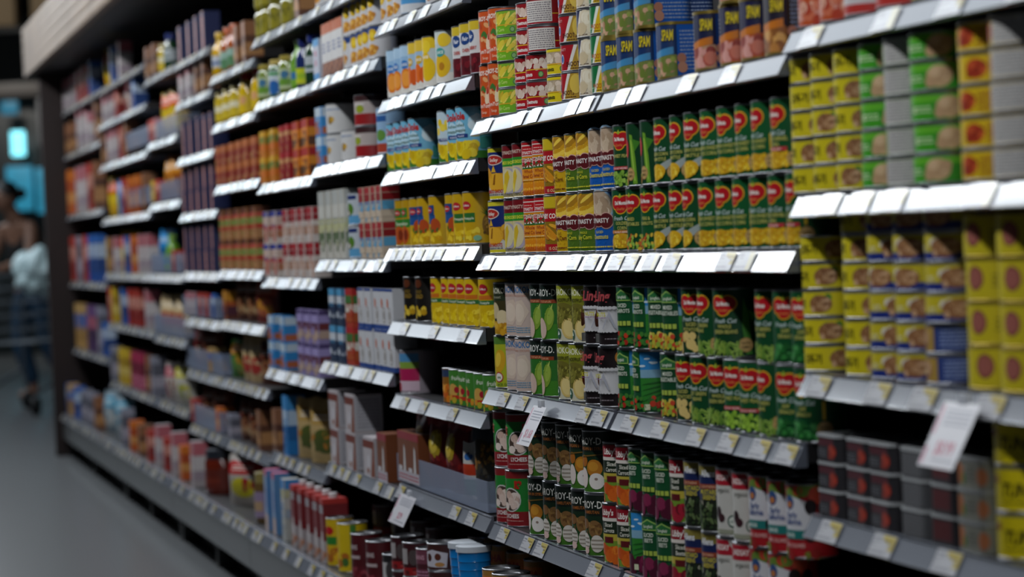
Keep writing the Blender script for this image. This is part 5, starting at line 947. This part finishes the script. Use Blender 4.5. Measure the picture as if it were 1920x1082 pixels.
skin('jeans', [(0, 0, .93), (0, 0, .86), (.02, -.09, .8), (.08, -.1, .46), (-.04, -.1, .12), (-.02, .09, .8), (-.02, .1, .46), (-.2, .1, .14)], [(0, 1), (1, 2), (2, 3), (3, 4), (1, 5), (5, 6), (6, 7)], [.145, .14, .1, .075, .06, .1, .075, .06], JEAN, person)
for s, (px_, py_, pz_) in ((-1, (.48, -.18, 1.01)), (1, (.5, .18, 1.01))):
    for f in range(5):
        L = (.045, .07, .078, .072, .055)[f]; yy = py_+s*(-.032+.016*f); bx_ = px_ if f else px_-.02
        skin('finger', [(bx_, yy, pz_), (bx_+L*.6, yy-s*(.012 if f == 0 else 0), pz_+.004), (bx_+L*.9, yy, pz_-.028)], [(0, 1), (1, 2)], [.011, .009, .007], SK, person, lv=1)
# trolley
WIRE = mat('trolley_wire', '#6a7076', rough=.35, metal=.7)
tr = bpy.data.objects.new('shopping_trolley', None); COL.objects.link(tr); tb = far(62, 640, 18.6); tr.location = (tb.x, tb.y, 0); tr.rotation_euler = (0, 0, -.5); tagged(tr, 'wire shopping trolley pushed by the shopper at the aisle end', 'trolley')
bm = bmesh.new()
def bar(bm, a, b, r=.006):
    a, b = Vector(a), Vector(b); d = b-a; g = bmesh.ops.create_cone(bm, segments=8, radius1=r, radius2=r, depth=d.length, cap_ends=True)
    bmesh.ops.transform(bm, matrix=Matrix.Translation((a+b)/2) @ d.to_track_quat('Z', 'Y').to_matrix().to_4x4(), verts=g['verts'])
for i in range(15):
    t = i/14; x = -.4+.85*t
    for s in (-1, 1): bar(bm, (x, s*.26, .98), (x*.9, s*.2, .5), .003)
    bar(bm, (x*.9, -.2, .5), (x*.9, .2, .5), .003)
for j in range(6):
    z = .5+.096*j; w = .2+.012*j
    for s in (-1, 1): bar(bm, (-.38, s*w, z), (.42, s*w, z), .004)
    bar(bm, (.42, -w, z), (.42, w, z), .004); bar(bm, (-.38, -w, z), (-.38, w, z), .004)
link('basket', mesh_of(bm, 'basket', WIRE), tr)
bm = bmesh.new()
for s in (-1, 1): bar(bm, (-.4, s*.24, 1.0), (-.3, s*.22, .3), .012); bar(bm, (-.3, s*.22, .3), (.45, s*.2, .14), .012); bar(bm, (-.3, s*.22, .3), (-.34, s*.22, .14), .012)
link('frame', mesh_of(bm, 'trolley_frame', WIRE), tr)
bm = bmesh.new(); bar(bm, (-.44, -.28, 1.0), (-.44, .28, 1.0), .016); link('handle', mesh_of(bm, 'handle', mat('handle_black', '#15151a', rough=.5)), tr)
for x, y in ((-.34, -.22), (-.34, .22), (.45, -.2), (.45, .2)):
    bm = bmesh.new(); g = bmesh.ops.create_cone(bm, segments=20, radius1=.065, radius2=.065, depth=.035, cap_ends=True); bmesh.ops.rotate(bm, verts=bm.verts, matrix=Matrix.Rotation(math.pi/2, 3, 'X')); bmesh.ops.translate(bm, verts=bm.verts, vec=(x, y, .065)); bevelled(bm, .006); link('wheel', mesh_of(bm, 'wheel', mat('wheel_rubber', '#0e0e10', rough=.6)), tr)
b = far(66, 462, 18.6)
bm = bmesh.new(); bmesh.ops.create_icosphere(bm, subdivisions=4, radius=1)
R_ = random.Random(5); 
for v in bm.verts:
    n = v.co.normalized(); k = 1+.12*math.sin(n.x*7+n.z*5)+.09*math.sin(n.y*9-n.z*6); v.co = Vector((n.x*.17*k, n.y*.17*k, n.z*.16*k*(1.2 if n.z > 0 else .85)))
tagged(link('carrier_bag', mesh_of(bm, 'carrier_bag', mat('white_carrier_plastic', '#c4dde0', rough=.35), True, 80), None, (tb.x+.1, tb.y+.06, .97)), 'bulging white carrier bag lying in the shopping trolley', 'bag')
# ------------------------------------------------------------------ light
def area(name, loc, sx, sy, power, col, aim):
    l = bpy.data.lights.new(name, 'AREA'); l.shape = 'RECTANGLE'; l.size = sx; l.size_y = sy; l.energy = power; l.color = col
    o = bpy.data.objects.new(name, l); COL.objects.link(o); o.location = loc; o.rotation_euler = (Vector(aim)-Vector(loc)).to_track_quat('-Z', 'Y').to_euler()
    return o
def strip(name, x0, x1, y, z, w, power, col):
    l = bpy.data.lights.new(name, 'AREA'); l.shape = 'RECTANGLE'; l.size = x1-x0; l.size_y = w; l.energy = power; l.color = col
    o = bpy.data.objects.new(name, l); COL.objects.link(o); o.location = ((x0+x1)/2, y, z); o.rotation_euler = (math.radians(-28), 0, 0) if False else (math.radians(24), 0, 0); return o
strip('aisle_strip_light', -12, 4, -1.05, 2.8, .1, 190, (.93, .97, 1.0))
strip('far_strip_light', -40, -15, -1.8, 5.2, .15, 160, (.7, .9, 1.0))
area('rail_reflection_panel', (-11.5, -1.35, 3.6), 1.9, 16, 175, (.84, .92, 1.0), (-10.9, -1.35, 0))  # wide overhead panel added for the upper rails to reflect
area('far_fill_light', (-22, -.5, 5.0), 1.5, .6, 130, (1, .93, .85), (-31, 1, 2.6))  # unseen fill added to brighten the fridge front and high cartons
w = bpy.data.worlds.new('world'); SC.world = w; w.use_nodes = True; w.node_tree.nodes['Background'].inputs[0].default_value = (.5, .56, .66, 1); w.node_tree.nodes['Background'].inputs[1].default_value = .035
SC.view_settings.view_transform = 'Standard'; SC.view_settings.look = 'None'; SC.view_settings.exposure = 0; SC.view_settings.gamma = 1
SC.cycles.use_denoising = True; SC.cycles.max_bounces = 5; SC.cycles.diffuse_bounces = 3; SC.cycles.transparent_max_bounces = 8; SC.cycles.use_adaptive_sampling = True; SC.cycles.adaptive_threshold = .02
